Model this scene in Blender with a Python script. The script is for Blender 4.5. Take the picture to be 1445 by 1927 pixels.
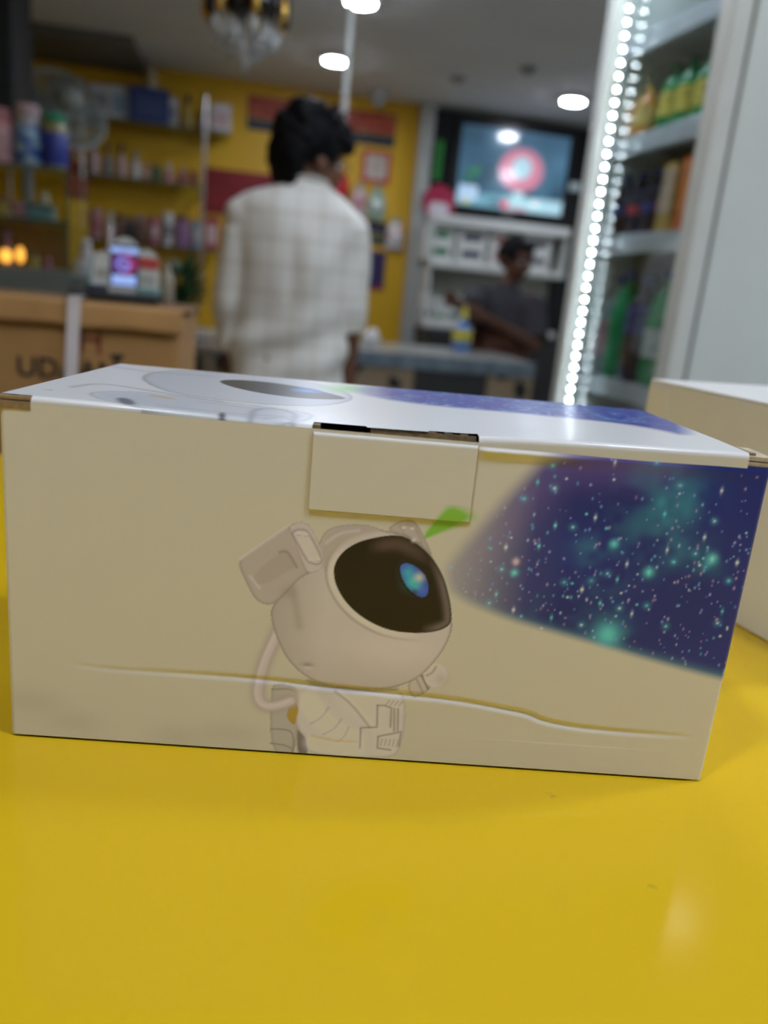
import bpy, bmesh, math, random
import numpy as np
from mathutils import Vector, Matrix

# ------------------------------------------------------------------ camera
sc = bpy.context.scene
for o in list(bpy.data.objects):
    bpy.data.objects.remove(o)
C = sc.collection
FPX, PITCH, ROLL, YAW, CZ = 1504.5, 0.2702, -0.0945, math.radians(11), 1.1302
IMW, IMH = 1445, 1927
_f = np.array([math.sin(YAW)*math.cos(PITCH), math.cos(YAW)*math.cos(PITCH), -math.sin(PITCH)])
_r = np.array([math.cos(YAW), -math.sin(YAW), 0.0])
_d = np.cross(_f, _r)
_r2 = math.cos(ROLL)*_r + math.sin(ROLL)*_d
_d2 = -math.sin(ROLL)*_r + math.cos(ROLL)*_d
cam = bpy.data.objects.new('camera', bpy.data.cameras.new('camera'))
C.objects.link(cam)
M = Matrix.Identity(4)
for i in range(3):
    M[i][0], M[i][1], M[i][2] = _r2[i], -_d2[i], -_f[i]
M[2][3] = CZ
cam.matrix_world = M
cam.data.sensor_fit = 'HORIZONTAL'
cam.data.sensor_width = 36
cam.data.lens = FPX/IMW*36
cam.data.clip_start = 0.01
cam.data.dof.use_dof = True
cam.data.dof.focus_distance = 0.305
cam.data.dof.aperture_fstop = 8.2
sc.camera = cam

# ------------------------------------------------------------------ world and exposure
w = bpy.data.worlds.new('world'); sc.world = w; w.use_nodes = True
w.node_tree.nodes['Background'].inputs[0].default_value = (0.55, 0.6, 0.65, 1)
w.node_tree.nodes['Background'].inputs[1].default_value = 0.03
sc.view_settings.view_transform = 'Standard'
sc.view_settings.look = 'None'
sc.view_settings.exposure = 0.0
sc.view_settings.gamma = 1.0
sc.view_settings.use_curve_mapping = False
sc.cycles.use_denoising = True
sc.cycles.max_bounces = 5
sc.cycles.diffuse_bounces = 3
sc.cycles.glossy_bounces = 3
sc.cycles.transmission_bounces = 5
sc.cycles.adaptive_threshold = .03
sc.cycles.use_light_tree = False
sc.cycles.sample_clamp_indirect = 6.0
LAMP = 155.0          # radiance of the ceiling downlights
LED = 105.0            # radiance of the cooler's light strip

# ------------------------------------------------------------------ helpers
def at(px, py, Y):
    """world point on the plane y = Y behind a pixel of the photograph's frame"""
    a, b = (px-IMW/2)/FPX, (py-IMH/2)/FPX
    v = _r2*a + _d2*b + _f
    t = Y/v[1]
    return Vector((v[0]*t, Y, v[2]*t + CZ))

def srgb(r, g, b):
    f = lambda c: (c/255/12.92) if c/255 <= .04045 else ((c/255+.055)/1.055)**2.4
    return (f(r), f(g), f(b))

MATS = {}
def mat(name, col, rough=.5, metal=0., var=.08, scale=20., spec=.5, trans=0., emit=0., bump=0., emitcol=None, coat=0., ior=1.45):
    if name in MATS: return MATS[name]
    m = bpy.data.materials.new(name); m.use_nodes = True
    nt = m.node_tree; bs = nt.nodes['Principled BSDF']
    bs.inputs['Roughness'].default_value = rough
    bs.inputs['Metallic'].default_value = metal
    bs.inputs['Specular IOR Level'].default_value = spec
    bs.inputs['Transmission Weight'].default_value = trans
    bs.inputs['IOR'].default_value = ior
    bs.inputs['Coat Weight'].default_value = coat
    bs.inputs['Coat Roughness'].default_value = .08
    tc = nt.nodes.new('ShaderNodeTexCoord')
    nz = nt.nodes.new('ShaderNodeTexNoise'); nz.inputs['Scale'].default_value = scale
    nz.inputs['Detail'].default_value = 3
    nt.links.new(tc.outputs['Object'], nz.inputs['Vector'])
    rp = nt.nodes.new('ShaderNodeValToRGB')
    rp.color_ramp.elements[0].position = .3; rp.color_ramp.elements[1].position = .7
    rp.color_ramp.elements[0].color = (*[c*(1-var) for c in col], 1)
    rp.color_ramp.elements[1].color = (*[min(1, c*(1+var)) for c in col], 1)
    nt.links.new(nz.outputs['Fac'], rp.inputs[0])
    nt.links.new(rp.outputs[0], bs.inputs['Base Color'])
    if bump:
        bp = nt.nodes.new('ShaderNodeBump'); bp.inputs['Strength'].default_value = bump
        bp.inputs['Distance'].default_value = .002
        nt.links.new(nz.outputs['Fac'], bp.inputs['Height']); nt.links.new(bp.outputs[0], bs.inputs['Normal'])
    if emit:
        bs.inputs['Emission Color'].default_value = (*(emitcol or col), 1)
        bs.inputs['Emission Strength'].default_value = emit
    MATS[name] = m
    return m

def glass_mat(name, tint, refl=.9, rough=.02):
    """thin clear sheet: straight-through light plus a Fresnel reflection"""
    if name in MATS: return MATS[name]
    m = bpy.data.materials.new(name); m.use_nodes = True
    nt = m.node_tree; nt.nodes.clear()
    out = nt.nodes.new('ShaderNodeOutputMaterial')
    tr = nt.nodes.new('ShaderNodeBsdfTransparent'); tr.inputs[0].default_value = (*tint, 1)
    gl = nt.nodes.new('ShaderNodeBsdfGlossy'); gl.inputs['Roughness'].default_value = rough
    gl.inputs[0].default_value = (refl, refl, refl, 1)
    lw = nt.nodes.new('ShaderNodeLayerWeight'); lw.inputs[0].default_value = .5
    pw = nt.nodes.new('ShaderNodeMath'); pw.operation = 'POWER'; pw.inputs[1].default_value = 5.0
    fr = nt.nodes.new('ShaderNodeMath'); fr.operation = 'MULTIPLY_ADD'; fr.inputs[1].default_value = .95; fr.inputs[2].default_value = .045
    nt.links.new(lw.outputs['Facing'], pw.inputs[0]); nt.links.new(pw.outputs[0], fr.inputs[0])
    mx = nt.nodes.new('ShaderNodeMixShader')
    nt.links.new(fr.outputs[0], mx.inputs[0]); nt.links.new(tr.outputs[0], mx.inputs[1])
    nt.links.new(gl.outputs[0], mx.inputs[2]); nt.links.new(mx.outputs[0], out.inputs[0])
    MATS[name] = m
    return m

def vcol_mat(name, rough=.4, spec=.4, emit=0., coat=0.):
    """colour comes from the mesh's own 'print' colour attribute (flat print on paper, a screen picture)"""
    m = bpy.data.materials.new(name); m.use_nodes = True
    nt = m.node_tree; bs = nt.nodes['Principled BSDF']
    at_ = nt.nodes.new('ShaderNodeAttribute'); at_.attribute_name = 'print'
    nt.links.new(at_.outputs['Color'], bs.inputs['Base Color'])
    bs.inputs['Roughness'].default_value = rough; bs.inputs['Specular IOR Level'].default_value = spec
    bs.inputs['Coat Weight'].default_value = coat; bs.inputs['Coat Roughness'].default_value = .12
    if emit:
        nt.links.new(at_.outputs['Color'], bs.inputs['Emission Color'])
        bs.inputs['Emission Strength'].default_value = emit
        m.cycles.emission_sampling = 'NONE'      # faint screens need no direct sampling
    return m

class B:
    """collects shapes; build() links them as one mesh object"""
    def __init__(s): s.v = []; s.f = []
    def add(s, vs, fs, M=None):
        n = len(s.v)
        s.v += [tuple(M @ Vector(p)) if M is not None else tuple(p) for p in vs]
        s.f += [tuple(i+n for i in q) for q in fs]; return s
    def box(s, x0, x1, y0, y1, z0, z1, M=None, bev=0.):
        if bev <= 0:
            vs = [(x, y, z) for z in (z0, z1) for y in (y0, y1) for x in (x0, x1)]
            fs = [(0,2,3,1),(4,5,7,6),(0,1,5,4),(2,6,7,3),(0,4,6,2),(1,3,7,5)]
            return s.add(vs, fs, M)
        bm = bmesh.new(); bmesh.ops.create_cube(bm, size=1)
        for q in bm.verts:
            q.co = Vector(((x0+x1)/2+q.co.x*(x1-x0), (y0+y1)/2+q.co.y*(y1-y0), (z0+z1)/2+q.co.z*(z1-z0)))
        bmesh.ops.bevel(bm, geom=bm.edges[:], offset=bev, segments=2, affect='EDGES', profile=.5)
        bm.verts.index_update()
        s.add([q.co[:] for q in bm.verts], [[q.index for q in f.verts] for f in bm.faces], M); bm.free(); return s
    def lathe(s, prof, c=(0,0,0), seg=20, M=None, sx=1., sy=1.):
        vs, fs = [], []
        n = len(prof)
        for r, z in prof:
            for k in range(seg):
                a = 2*math.pi*k/seg
                vs.append((c[0]+max(r, 1e-5)*math.cos(a)*sx, c[1]+max(r, 1e-5)*math.sin(a)*sy, c[2]+z))
        for i in range(n-1):
            for k in range(seg):
                k2 = (k+1) % seg
                fs.append((i*seg+k, i*seg+k2, (i+1)*seg+k2, (i+1)*seg+k))
        fs.append(tuple(reversed(range(seg)))); fs.append(tuple((n-1)*seg+k for k in range(seg)))
        return s.add(vs, fs, M)
    def ball(s, c, r, seg=16, rings=10, M=None):
        if not hasattr(r, '__len__'): r = (r, r, r)
        prof = [(math.sin(math.pi*i/rings), -math.cos(math.pi*i/rings)) for i in range(rings+1)]
        vs, fs = [], []
        for q, z in prof:
            for k in range(seg):
                a = 2*math.pi*k/seg
                vs.append((c[0]+max(q,1e-4)*math.cos(a)*r[0], c[1]+max(q,1e-4)*math.sin(a)*r[1], c[2]+z*r[2]))
        for i in range(rings):
            for k in range(seg):
                k2 = (k+1) % seg
                fs.append((i*seg+k, i*seg+k2, (i+1)*seg+k2, (i+1)*seg+k))
        fs.append(tuple(reversed(range(seg)))); fs.append(tuple(rings*seg+k for k in range(seg)))
        return s.add(vs, fs, M)
    def tube(s, pts, rad, seg=10, M=None, flat=1.):
        pts = [Vector(p) for p in pts]; n = len(pts)
        if not hasattr(rad, '__len__'): rad = [rad]*n
        vs, fs = [], []
        up = Vector((0,0,1)); prev = None
        for i, p in enumerate(pts):
            t = (pts[min(i+1, n-1)]-pts[max(i-1, 0)]).normalized()
            if prev is None:
                a = up if abs(t.dot(up)) < .9 else Vector((1,0,0))
                u = t.cross(a).normalized()
            else:
                u = (prev - t*prev.dot(t)).normalized()
            prev = u; q = t.cross(u)
            for k in range(seg):
                an = 2*math.pi*k/seg
                vs.append(tuple(p + u*math.cos(an)*rad[i] + q*math.sin(an)*rad[i]*flat))
        for i in range(n-1):
            for k in range(seg):
                k2 = (k+1) % seg
                fs.append((i*seg+k, i*seg+k2, (i+1)*seg+k2, (i+1)*seg+k))
        fs.append(tuple(reversed(range(seg)))); fs.append(tuple((n-1)*seg+k for k in range(seg)))
        return s.add(vs, fs, M)
    def capsule(s, p0, p1, r0, r1, seg=14, M=None):
        """tapered limb with rounded ends"""
        p0, p1 = Vector(p0), Vector(p1); t = (p1-p0).normalized()
        pts, rr = [], []
        for a in (-85,-60,-30,0):
            pts.append(p0 + t*math.sin(math.radians(a))*r0); rr.append(math.cos(math.radians(a))*r0)
        for a in (0,30,60,85):
            pts.append(p1 + t*math.sin(math.radians(a))*r1); rr.append(math.cos(math.radians(a))*r1)
        return s.tube(pts, rr, seg, M)
    def loft(s, rings, seg=28, M=None):
        """closed stack of ellipses (cx, cy, cz, rx, ry)"""
        vs, fs = [], []
        for cx, cy, cz, rx, ry in rings:
            for k in range(seg):
                a = 2*math.pi*k/seg
                vs.append((cx+rx*math.cos(a), cy+ry*math.sin(a), cz))
        n = len(rings)
        for i in range(n-1):
            for k in range(seg):
                k2 = (k+1) % seg
                fs.append((i*seg+k, i*seg+k2, (i+1)*seg+k2, (i+1)*seg+k))
        fs.append(tuple(reversed(range(seg)))); fs.append(tuple((n-1)*seg+k for k in range(seg)))
        return s.add(vs, fs, M)
    def prism(s, poly, y0, y1, M=None):
        """polygon in x,z pulled along y"""
        n = len(poly)
        vs = [(x, y0, z) for x, z in poly] + [(x, y1, z) for x, z in poly]
        fs = [tuple(range(n)), tuple(reversed(range(n, 2*n)))]
        fs += [(i, i+n, (i+1) % n+n, (i+1) % n) for i in range(n)]
        return s.add(vs, fs, M)
    def build(s, name, m, parent=None, smooth=False, fix=True):
        me = bpy.data.meshes.new(name); me.from_pydata(s.v, [], s.f)
        if fix:
            bm = bmesh.new(); bm.from_mesh(me); bmesh.ops.recalc_face_normals(bm, faces=bm.faces[:]); bm.to_mesh(me); bm.free()
        me.materials.append(m)
        if smooth:
            me.polygons.foreach_set('use_smooth', [True]*len(me.polygons))
            try: me.set_sharp_from_angle(angle=math.radians(40))
            except Exception: pass
        o = bpy.data.objects.new(name, me); C.objects.link(o)
        if parent is not None: o.parent = parent
        return o

def tag(o, label, cat, group=None, kind=None):
    if label: o['label'] = label
    if cat: o['category'] = cat
    if group: o['group'] = group
    if kind: o['kind'] = kind
    return o
def thing(name, label, cat, loc=(0,0,0), rz=0., group=None):
    o = bpy.data.objects.new(name, None); C.objects.link(o); o.empty_display_size = .05
    o.location = loc; o.rotation_euler = (0, 0, rz)
    return tag(o, label, cat, group)
def struct(o): o['kind'] = 'structure'; return o
def copy_tree(o, parent=None):
    c = o.copy(); C.objects.link(c); c.parent = parent
    for ch in list(o.children): copy_tree(ch, c)
    return c
def remeshed(b, name, m, voxel, parent=None, smooth=6, fn=None):
    """join overlapping closed shapes into one continuous skin"""
    me = bpy.data.meshes.new('tmp'); me.from_pydata(b.v, [], b.f)
    bm = bmesh.new(); bm.from_mesh(me); bmesh.ops.recalc_face_normals(bm, faces=bm.faces[:]); bm.to_mesh(me); bm.free()
    o = bpy.data.objects.new('tmp', me); C.objects.link(o)
    r = o.modifiers.new('r', 'REMESH'); r.mode = 'VOXEL'; r.voxel_size = voxel
    q = o.modifiers.new('s', 'SMOOTH'); q.iterations = smooth; q.factor = .5
    dg = bpy.context.evaluated_depsgraph_get(); dg.update()
    out = bpy.data.meshes.new_from_object(o.evaluated_get(dg))
    bpy.data.objects.remove(o)
    if fn:
        n = len(out.vertices); co = np.empty(n*3, dtype=np.float32); out.vertices.foreach_get('co', co)
        no = np.empty(n*3, dtype=np.float32); out.vertices.foreach_get('normal', no)
        co = fn(co.reshape(-1, 3), no.reshape(-1, 3)); out.vertices.foreach_set('co', co.astype(np.float32).ravel()); out.update()
    out.name = name; out.materials.clear(); out.materials.append(m)
    out.polygons.foreach_set('use_smooth', [True]*len(out.polygons))
    ob = bpy.data.objects.new(name, out); C.objects.link(ob)
    if parent is not None: ob.parent = parent
    return ob
def text_mesh(body, size, name, m, parent, M, depth=.0006):
    cu = bpy.data.curves.new('t', 'FONT'); cu.body = body; cu.size = size; cu.extrude = depth; cu.offset = size*.018
    o = bpy.data.objects.new('t', cu); C.objects.link(o)
    dg = bpy.context.evaluated_depsgraph_get(); dg.update()
    me = bpy.data.meshes.new_from_object(o.evaluated_get(dg)); bpy.data.objects.remove(o)
    me.transform(M); me.materials.clear(); me.materials.append(m); me.name = name
    ob = bpy.data.objects.new(name, me); C.objects.link(ob); ob.parent = parent
    return ob
# ------------------------------------------------------------------ room
RX0, RX1, RY0, RY1, RZ = -2.3, 3.3, -2.4, 6.07, 2.40
m_ceil = mat('ceiling_paint', (.72, .75, .76), .8, var=.04, scale=3)
m_yel = mat('yellow_wall_paint', (.72, .415, .015), .45, var=.06, scale=2.5)
m_wht = mat('pale_wall_paint', (.62, .63, .58), .6, var=.04, scale=3)
m_floor = mat('floor_tile', (.30, .27, .23), .3, var=.15, scale=4)
struct(B().box(RX0, RX1, RY0, RY1, -.05, 0).build('floor', m_floor))
struct(B().box(RX0, RX1, RY0, RY1, RZ, RZ+.05).build('ceiling', m_ceil))
struct(B().box(RX0, RX1, RY1, RY1+.1, 0, RZ).build('wall_back', m_yel))
struct(B().box(RX0-.1, RX0, RY0, RY1, 0, RZ).build('wall_left', m_yel))
struct(B().box(RX1, RX1+.1, RY0, RY1, 0, RZ).build('wall_right', m_wht))
struct(B().box(RX0, RX1, RY0-.1, RY0, 0, RZ).build('wall_front', m_wht))
# pale strip and pale wall behind the television corner, dark loft panel over the left shelves
struct(B().box(1.165, 1.262, 5.97, 6.068, 0, RZ-.001).build('trim_1', mat('grey_trim', (.42, .43, .40), .5)))
struct(B().box(1.263, 3.29, 6.03, 6.068, 0, RZ-.001).build('trim_2', mat('grey_green_wall', (.40, .43, .37), .6)))
tag(B().box(RX0+.01, -.69, 5.36, 6.06, 2.345, 2.399).build('soffit_panel', mat('loft_brown', (.16, .145, .125), .6)),
    'dark brown boxed loft panel hanging under the ceiling above the left shelves', 'panel')

# ------------------------------------------------------------------ downlights
m_lamp = mat('downlight_diffuser', (1., .98, .93), .4, emit=LAMP, emitcol=(.92, 1., 1.16), var=0)
m_ring = mat('downlight_ring', (.85, .85, .83), .35)
m_spot = mat('added_spot_lens', (1., .97, .9), .4, emit=9., emitcol=(1., .97, .9), var=0)
def downlight(x, y, label, group=None):
    t = thing('ceiling_downlight', label, 'light', (x, y, RZ), 0, group)
    B().lathe([(.066, -.030), (.078, -.028), (.082, -.012), (.082, -.0005), (.066, -.0005)], seg=28).build('ring', m_ring, t, True)
    B().lathe([(.0645, -.033), (.0645, -.003)], seg=28).build('diffuser', m_lamp, t)
    return t
downlight(.468, 4.10, 'round white downlight at the very top edge above the hanging cord')
downlight(.466, 5.15, 'round lit downlight on the ceiling above the man with the hanging cord beside it')
downlight(1.984, 5.28, 'round lit ceiling downlight between the television and the drinks cooler')
for x, y in [(.467, 3.05), (.467, 2.0), (-.40, -.10), (.50, -.10), (1.25, .45), (2.0, .45), (1.6, -.6), (2.6, 3.4)]:  # unseen downlights added past the visible ones to light counter, boxes and cooler
    downlight(x, y, 'added round ceiling downlight beyond the frame of the picture', 'added ceiling downlights out of view')
t = thing('added_spot', 'small dim ceiling spot added beyond the frame for the highlight on the counter', 'light', (1.22, 1.60, RZ))  # unseen spot added to make the small highlight on the yellow counter
B().lathe([(.040, -.05), (.046, -.045), (.046, -.0005)], seg=20).build('can', m_ring, t, True)
B().lathe([(.038, -.052), (.038, -.046)], seg=20).build('lens', m_spot, t)
# ------------------------------------------------------------------ yellow counter
def counter_material():
    m = bpy.data.materials.new('yellow_gloss_laminate'); m.use_nodes = True
    nt = m.node_tree; bs = nt.nodes['Principled BSDF']
    bs.inputs['Roughness'].default_value = .13; bs.inputs['Specular IOR Level'].default_value = .3
    tc = nt.nodes.new('ShaderNodeTexCoord')
    nz = nt.nodes.new('ShaderNodeTexNoise'); nz.inputs['Scale'].default_value = 5
    rp = nt.nodes.new('ShaderNodeValToRGB')
    rp.color_ramp.elements[0].color = (.74, .475, .010, 1); rp.color_ramp.elements[1].color = (.78, .51, .013, 1)
    nt.links.new(tc.outputs['Object'], nz.inputs['Vector']); nt.links.new(nz.outputs['Fac'], rp.inputs[0])
    # scattered scuffs
    n2 = nt.nodes.new('ShaderNodeTexNoise'); n2.inputs['Scale'].default_value = 55; n2.inputs['Detail'].default_value = 5
    r2 = nt.nodes.new('ShaderNodeValToRGB'); r2.color_ramp.elements[0].position = .705; r2.color_ramp.elements[1].position = .75
    r2.color_ramp.elements[0].color = (0,0,0,1); r2.color_ramp.elements[1].color = (.5,.5,.5,1)
    nt.links.new(tc.outputs['Object'], n2.inputs['Vector']); nt.links.new(n2.outputs['Fac'], r2.inputs[0])
    mx = nt.nodes.new('ShaderNodeMixRGB'); mx.inputs[2].default_value = (.30, .22, .05, 1)
    nt.links.new(r2.outputs[0], mx.inputs[0]); nt.links.new(rp.outputs[0], mx.inputs[1])
    nt.links.new(mx.outputs[0], bs.inputs['Base Color'])
    return m
CTOP = .96
ct = thing('sales_counter', 'glossy yellow laminate counter in the foreground under the white boxes', 'counter', (0, 0, 0))
m_ct = counter_material()
B().box(-1.35, .90, -.20, .74, CTOP-.035, CTOP, bev=.003).build('countertop', m_ct, ct)
B().box(-1.30, .85, .66, .70, .10, CTOP-.035).build('front_panel', mat('white_laminate', (.7, .7, .68), .35), ct)
B().box(-1.30, -1.27, -.15, .66, .0, CTOP-.035).build('side_panel', MATS['white_laminate'], ct)
B().box(.82, .85, -.15, .66, .0, CTOP-.035).build('side_panel', MATS['white_laminate'], ct)
B().box(-1.30, .85, .60, .66, 0, .10).build('plinth', mat('plinth_black', (.03, .03, .03), .5), ct)

# ------------------------------------------------------------------ printed product box
ART = {
 'helmet': [(92.3,58.9),(92.9,53.0),(95.8,45.1),(100.0,37.9),(106.5,32.3),(114.4,29.4),(122.8,28.9),(132.7,29.3),(140.9,31.5),(147.5,35.5),(151.8,41.3),(155.3,47.6),(157.1,53.8),(157.0,58.3),(155.2,65.5),(151.8,74.3),(147.6,81.8),(143.3,86.1),(137.3,89.1),(132.6,89.8),(128.5,90.3),(125.1,91.4),(119.2,91.5),(114.0,90.5),(110.1,88.8),(108.4,85.8),(106.2,78.7),(98.3,65.9)],
 'cap_band': [(108.4,85.8),(110.1,88.8),(114.0,90.6),(119.2,91.6),(125.1,91.6),(129.2,90.0),(122.1,88.0),(116.4,84.8),(112.2,79.2),(110.7,71.9),(108.2,78.8)],
 'visor': [(113.5,72.2),(113.5,76.8),(116.0,81.4),(120.4,85.0),(125.5,87.1),(133.3,89.1),(138.0,88.5),(143.7,85.2),(148.2,80.9),(152.0,75.4),(154.8,68.4),(156.5,61.9),(156.8,57.5),(153.8,54.9),(149.1,53.4),(143.0,52.7),(136.0,53.0),(129.7,54.8),(123.2,58.3),(118.1,63.0),(115.0,67.8)],
 'lens': [(136.4,78.0),(138.3,79.1),(141.7,78.4),(145.4,75.5),(147.3,71.4),(147.3,67.7),(145.4,66.4),(142.1,68.0),(138.7,71.4),(137.0,74.8)],
 'pod': [(80.2,73.3),(81.1,75.7),(96.9,89.0),(99.5,90.5),(102.2,90.7),(104.5,89.3),(109.5,79.6),(109.7,76.1),(108.5,73.7),(104.6,72.5),(100.8,69.3),(98.3,65.9),(93.9,60.4),(91.2,59.3),(88.2,60.0),(86.1,62.0),(84.2,65.4)],
 'pod_face': [(96.9,88.7),(99.5,90.5),(102.2,90.7),(104.5,89.3),(109.5,79.6),(109.7,76.1),(108.5,73.7),(104.6,72.5),(103.1,74.2),(97.5,85.6)],
 'pod_plate': [(98.1,86.5),(99.0,87.8),(102.4,88.3),(104.1,86.9),(109.2,78.1),(108.4,75.9),(105.0,76.2),(103.6,77.4)],
 'pod_rec': [(84.4,69.6),(94.2,79.3),(96.8,80.3),(100.5,74.3),(97.9,72.7),(87.9,65.4)],
 'rivets': [(100.5,86.6),(103.0,86.4),(105.1,77.3),(107.8,77.7),(136.4,91.7),(139.4,91.6),(140.3,87.6)],
 'hose': [(96.1,66.8),(96.9,59.2),(96.4,52.6),(94.0,45.7),(91.0,37.2),(89.4,28.6),(89.3,23.2),(90.8,20.2),(94.0,19.2),(98.2,20.5),(101.6,22.2)],
 'pod_r': [(130.2,90.6),(134.2,93.9),(138.1,95.0),(140.8,93.8),(146.5,84.3),(147.3,82.2),(143.0,86.0),(136.7,89.1)],
 'pod_r_plate': [(135.0,92.3),(138.2,93.4),(140.4,92.0),(144.0,86.0),(140.8,87.5),(136.6,89.6)],
 'body': [(106.1,28.0),(111.6,29.6),(121.5,28.0),(132.7,28.9),(139.6,30.6),(143.7,25.9),(144.2,14.0),(143.7,6.7),(141.6,1.5),(129.4,0.7),(109.3,0.4),(108.5,7.2),(104.4,10.9),(103.2,18.8),(104.5,25.9)],
 'neck': [(106.5,32.7),(114.4,29.4),(132.7,29.3),(140.9,31.5),(139.8,28.7),(121.6,27.3),(106.8,28.8)],
 'pack': [(94.0,27.0),(95.6,28.7),(101.9,28.2),(104.7,25.9),(104.0,22.0),(105.1,-0.7),(95.1,-0.3)],
 'pack_l1': [(94.4,26.3),(100.6,27.2),(103.8,25.5),(103.7,22.0)],
 'pack_l2': [(94.9,10.2),(101.2,10.4),(103.5,8.5),(103.6,0.4)],
 'pack_l3': [(95.0,4.2),(100.5,3.8),(102.7,2.7)],
 'strip': [(104.4,12.5),(106.2,9.9),(108.5,6.8),(109.4,-0.0),(105.1,-0.3)],
 'arm': [(108.2,22.3),(112.5,15.9),(118.5,11.6),(126.0,7.8)],
 'arm2': [(110.4,5.4),(119.1,4.0),(127.7,3.9)],
 'brown': [(100.2,16.2),(101.0,20.6),(102.8,22.8),(104.7,19.5),(104.1,15.7),(103.6,12.0),(101.4,13.9)],
 'cuff': [(142.9,32.7),(148.3,38.1),(152.5,32.0),(150.3,29.5),(146.3,26.3)],
 'fist': [(153.4,36.8)],
 'strap1': [(117.4,27.3),(123.3,23.1),(128.8,16.8),(131.2,13.6)],
 'box1': [(133.4,22.9),(136.0,23.1),(138.6,22.3),(139.0,14.4)],
 'box2': [(133.4,22.9),(134.0,14.0),(128.0,13.2),(128.4,4.7)],
 'box3': [(134.7,10.1),(143.1,12.7),(142.9,6.7)],
 'box4': [(139.7,22.0),(140.5,12.9)],
 'box5': [(141.1,22.1),(141.8,13.0)],
 'box6': [(134.8,9.7),(134.9,5.2),(139.9,4.8)],
 'dimple': [(106.7,37.2)],
 'swoosh': [(143.3,89.1),(146.1,94.6),(148.6,98.8),(151.2,102.2),(157.2,101.7),(162.2,99.4),(162.5,96.5),(157.4,94.5),(151.7,91.9),(146.6,89.6),(144.4,88.4)],
 'swoosh_axis': [(144.0,88.8),(162.1,100.1)],
 'galaxy': [(150.3,78.0),(151.9,82.5),(156.5,89.9),(164.2,100.9),(169.8,108.9),(175.3,116.1),(180.2,122.3),(196.4,127.7),(320.0,136.0),(320.0,30.0),(263.0,41.8),(250.9,44.0),(236.1,47.0),(208.5,53.2),(190.6,56.8),(172.8,60.7),(155.8,66.6),(151.8,71.9)],
 'purple': [(168.7,91.8),(180.7,113.2),(162.0,79.0)],
 'clouds': [(223.9,111.9),(228.8,112.3),(220.2,104.8),(206.1,88.8),(210.5,83.0),(230.9,92.7),(213.8,58.2),(244.4,88.9),(194.2,67.2),(226.1,104.4)],
 'stars': [(205.7,121.0),(184.7,118.1),(190.1,113.9),(180.4,111.9),(186.5,110.2),(198.9,102.1),(202.2,101.1),(210.3,92.2),(174.0,91.4),(176.8,82.8),(176.8,78.7),(154.2,79.0),(244.3,114.3),(229.3,114.9),(229.9,112.0),(226.1,104.4),(239.7,91.0),(242.8,89.5),(246.0,89.5),(244.3,86.4),(242.0,86.9),(224.4,82.8),(209.8,81.1),(197.9,76.4),(201.7,74.4),(195.0,76.6),(197.0,71.1),(209.0,69.8),(216.3,68.4),(222.3,70.3),(221.1,66.7),(225.9,70.2),(215.9,74.2),(171.5,70.1),(169.4,66.6),(181.5,62.5),(178.4,64.7),(234.3,62.8),(254.9,60.6),(253.7,70.2),(252.9,65.6),(256.1,100.0),(241.7,97.2),(220.0,122.2),(206.4,115.0),(188.7,97.1),(194.9,97.0),(206.7,97.6),(229.4,91.5),(232.6,87.3),(189.4,58.5),(192.4,62.9),(203.6,60.9),(215.5,65.3),(216.1,85.2),(204.5,78.0),(200.9,71.9),(184.1,89.2),(172.2,79.6),(167.4,86.9),(172.6,87.8),(176.6,105.7),(218.2,77.2),(213.7,79.2),(244.0,103.3),(243.5,93.7),(255.2,88.9),(253.6,81.9)],
 'tab': [(102.1,123.7),(157.8,124.6),(160.5,96.2),(103.7,95.0)],
 'crease': [(15.8,31.3),(27.0,30.1),(42.2,29.8),(68.9,30.1),(91.9,30.0),(111.4,28.9),(138.7,28.1),(162.4,27.3),(180.6,25.0),(190.8,23.6),(194.1,21.4),(207.4,19.6),(223.7,19.0),(242.1,18.9),(252.2,19.2)],
 'smudge': [(7.8,14.7),(23.0,7.2),(59.9,3.9),(79.4,7.2)],
 'lidedge': [(0.4,123.8),(102.9,124.8),(158.6,122.8),(182.4,121.2),(250.3,123.0)],
 't_galaxy': [(109.9,104.2),(121.1,143.6),(288.4,187.1),(246.7,24.5),(232.7,59.8),(204.0,69.1),(168.8,75.8),(134.6,78.9)],
 't_visor': [(53.4,98.8),(59.4,109.4),(73.7,112.6),(94.2,102.5),(109.3,83.5),(113.0,74.9),(105.4,67.8),(92.5,63.6),(76.8,67.7),(61.5,81.0)],
 't_lens': [(86.5,93.9),(92.9,103.6),(100.6,97.0),(102.2,88.0),(95.5,82.8),(88.6,83.2)],
 't_helmet': [(19.6,90.3),(27.7,130.8),(50.4,133.4),(86.6,137.1),(111.1,105.1),(116.3,75.4),(106.2,48.4),(86.7,36.3),(63.0,35.5),(40.7,46.4)],
 't_lines1': [(2.2,117.6),(20.7,108.1),(48.6,114.7)],
 't_lines2': [(12.0,33.3),(16.2,53.6),(41.8,41.9),(67.7,31.2)],
 't_body': [(19.6,22.1),(31.0,37.8),(49.2,35.8),(91.4,29.3),(103.4,23.4),(97.7,-1.1),(73.5,-3.0),(52.5,-1.8),(33.5,4.1)],
 't_dark': [(32.4,16.7),(37.5,17.9),(44.7,3.0),(38.8,1.1)],
 't_dark2': [(70.4,4.8),(72.3,8.7),(74.6,-3.5),(72.5,-5.0)],
 't_l3': [(82.2,-3.1),(79.8,28.2),(95.6,25.2),(95.9,0.0)],
 't_green': [(98.6,110.6),(113.1,136.8),(123.5,114.7),(109.0,93.1)],
 't_notch': [(102.3,1.6),(157.7,-3.8)],
 't_corner': [(9.3,1.4),(248.8,-0.7),(-6.4,16.0)],
}
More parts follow.
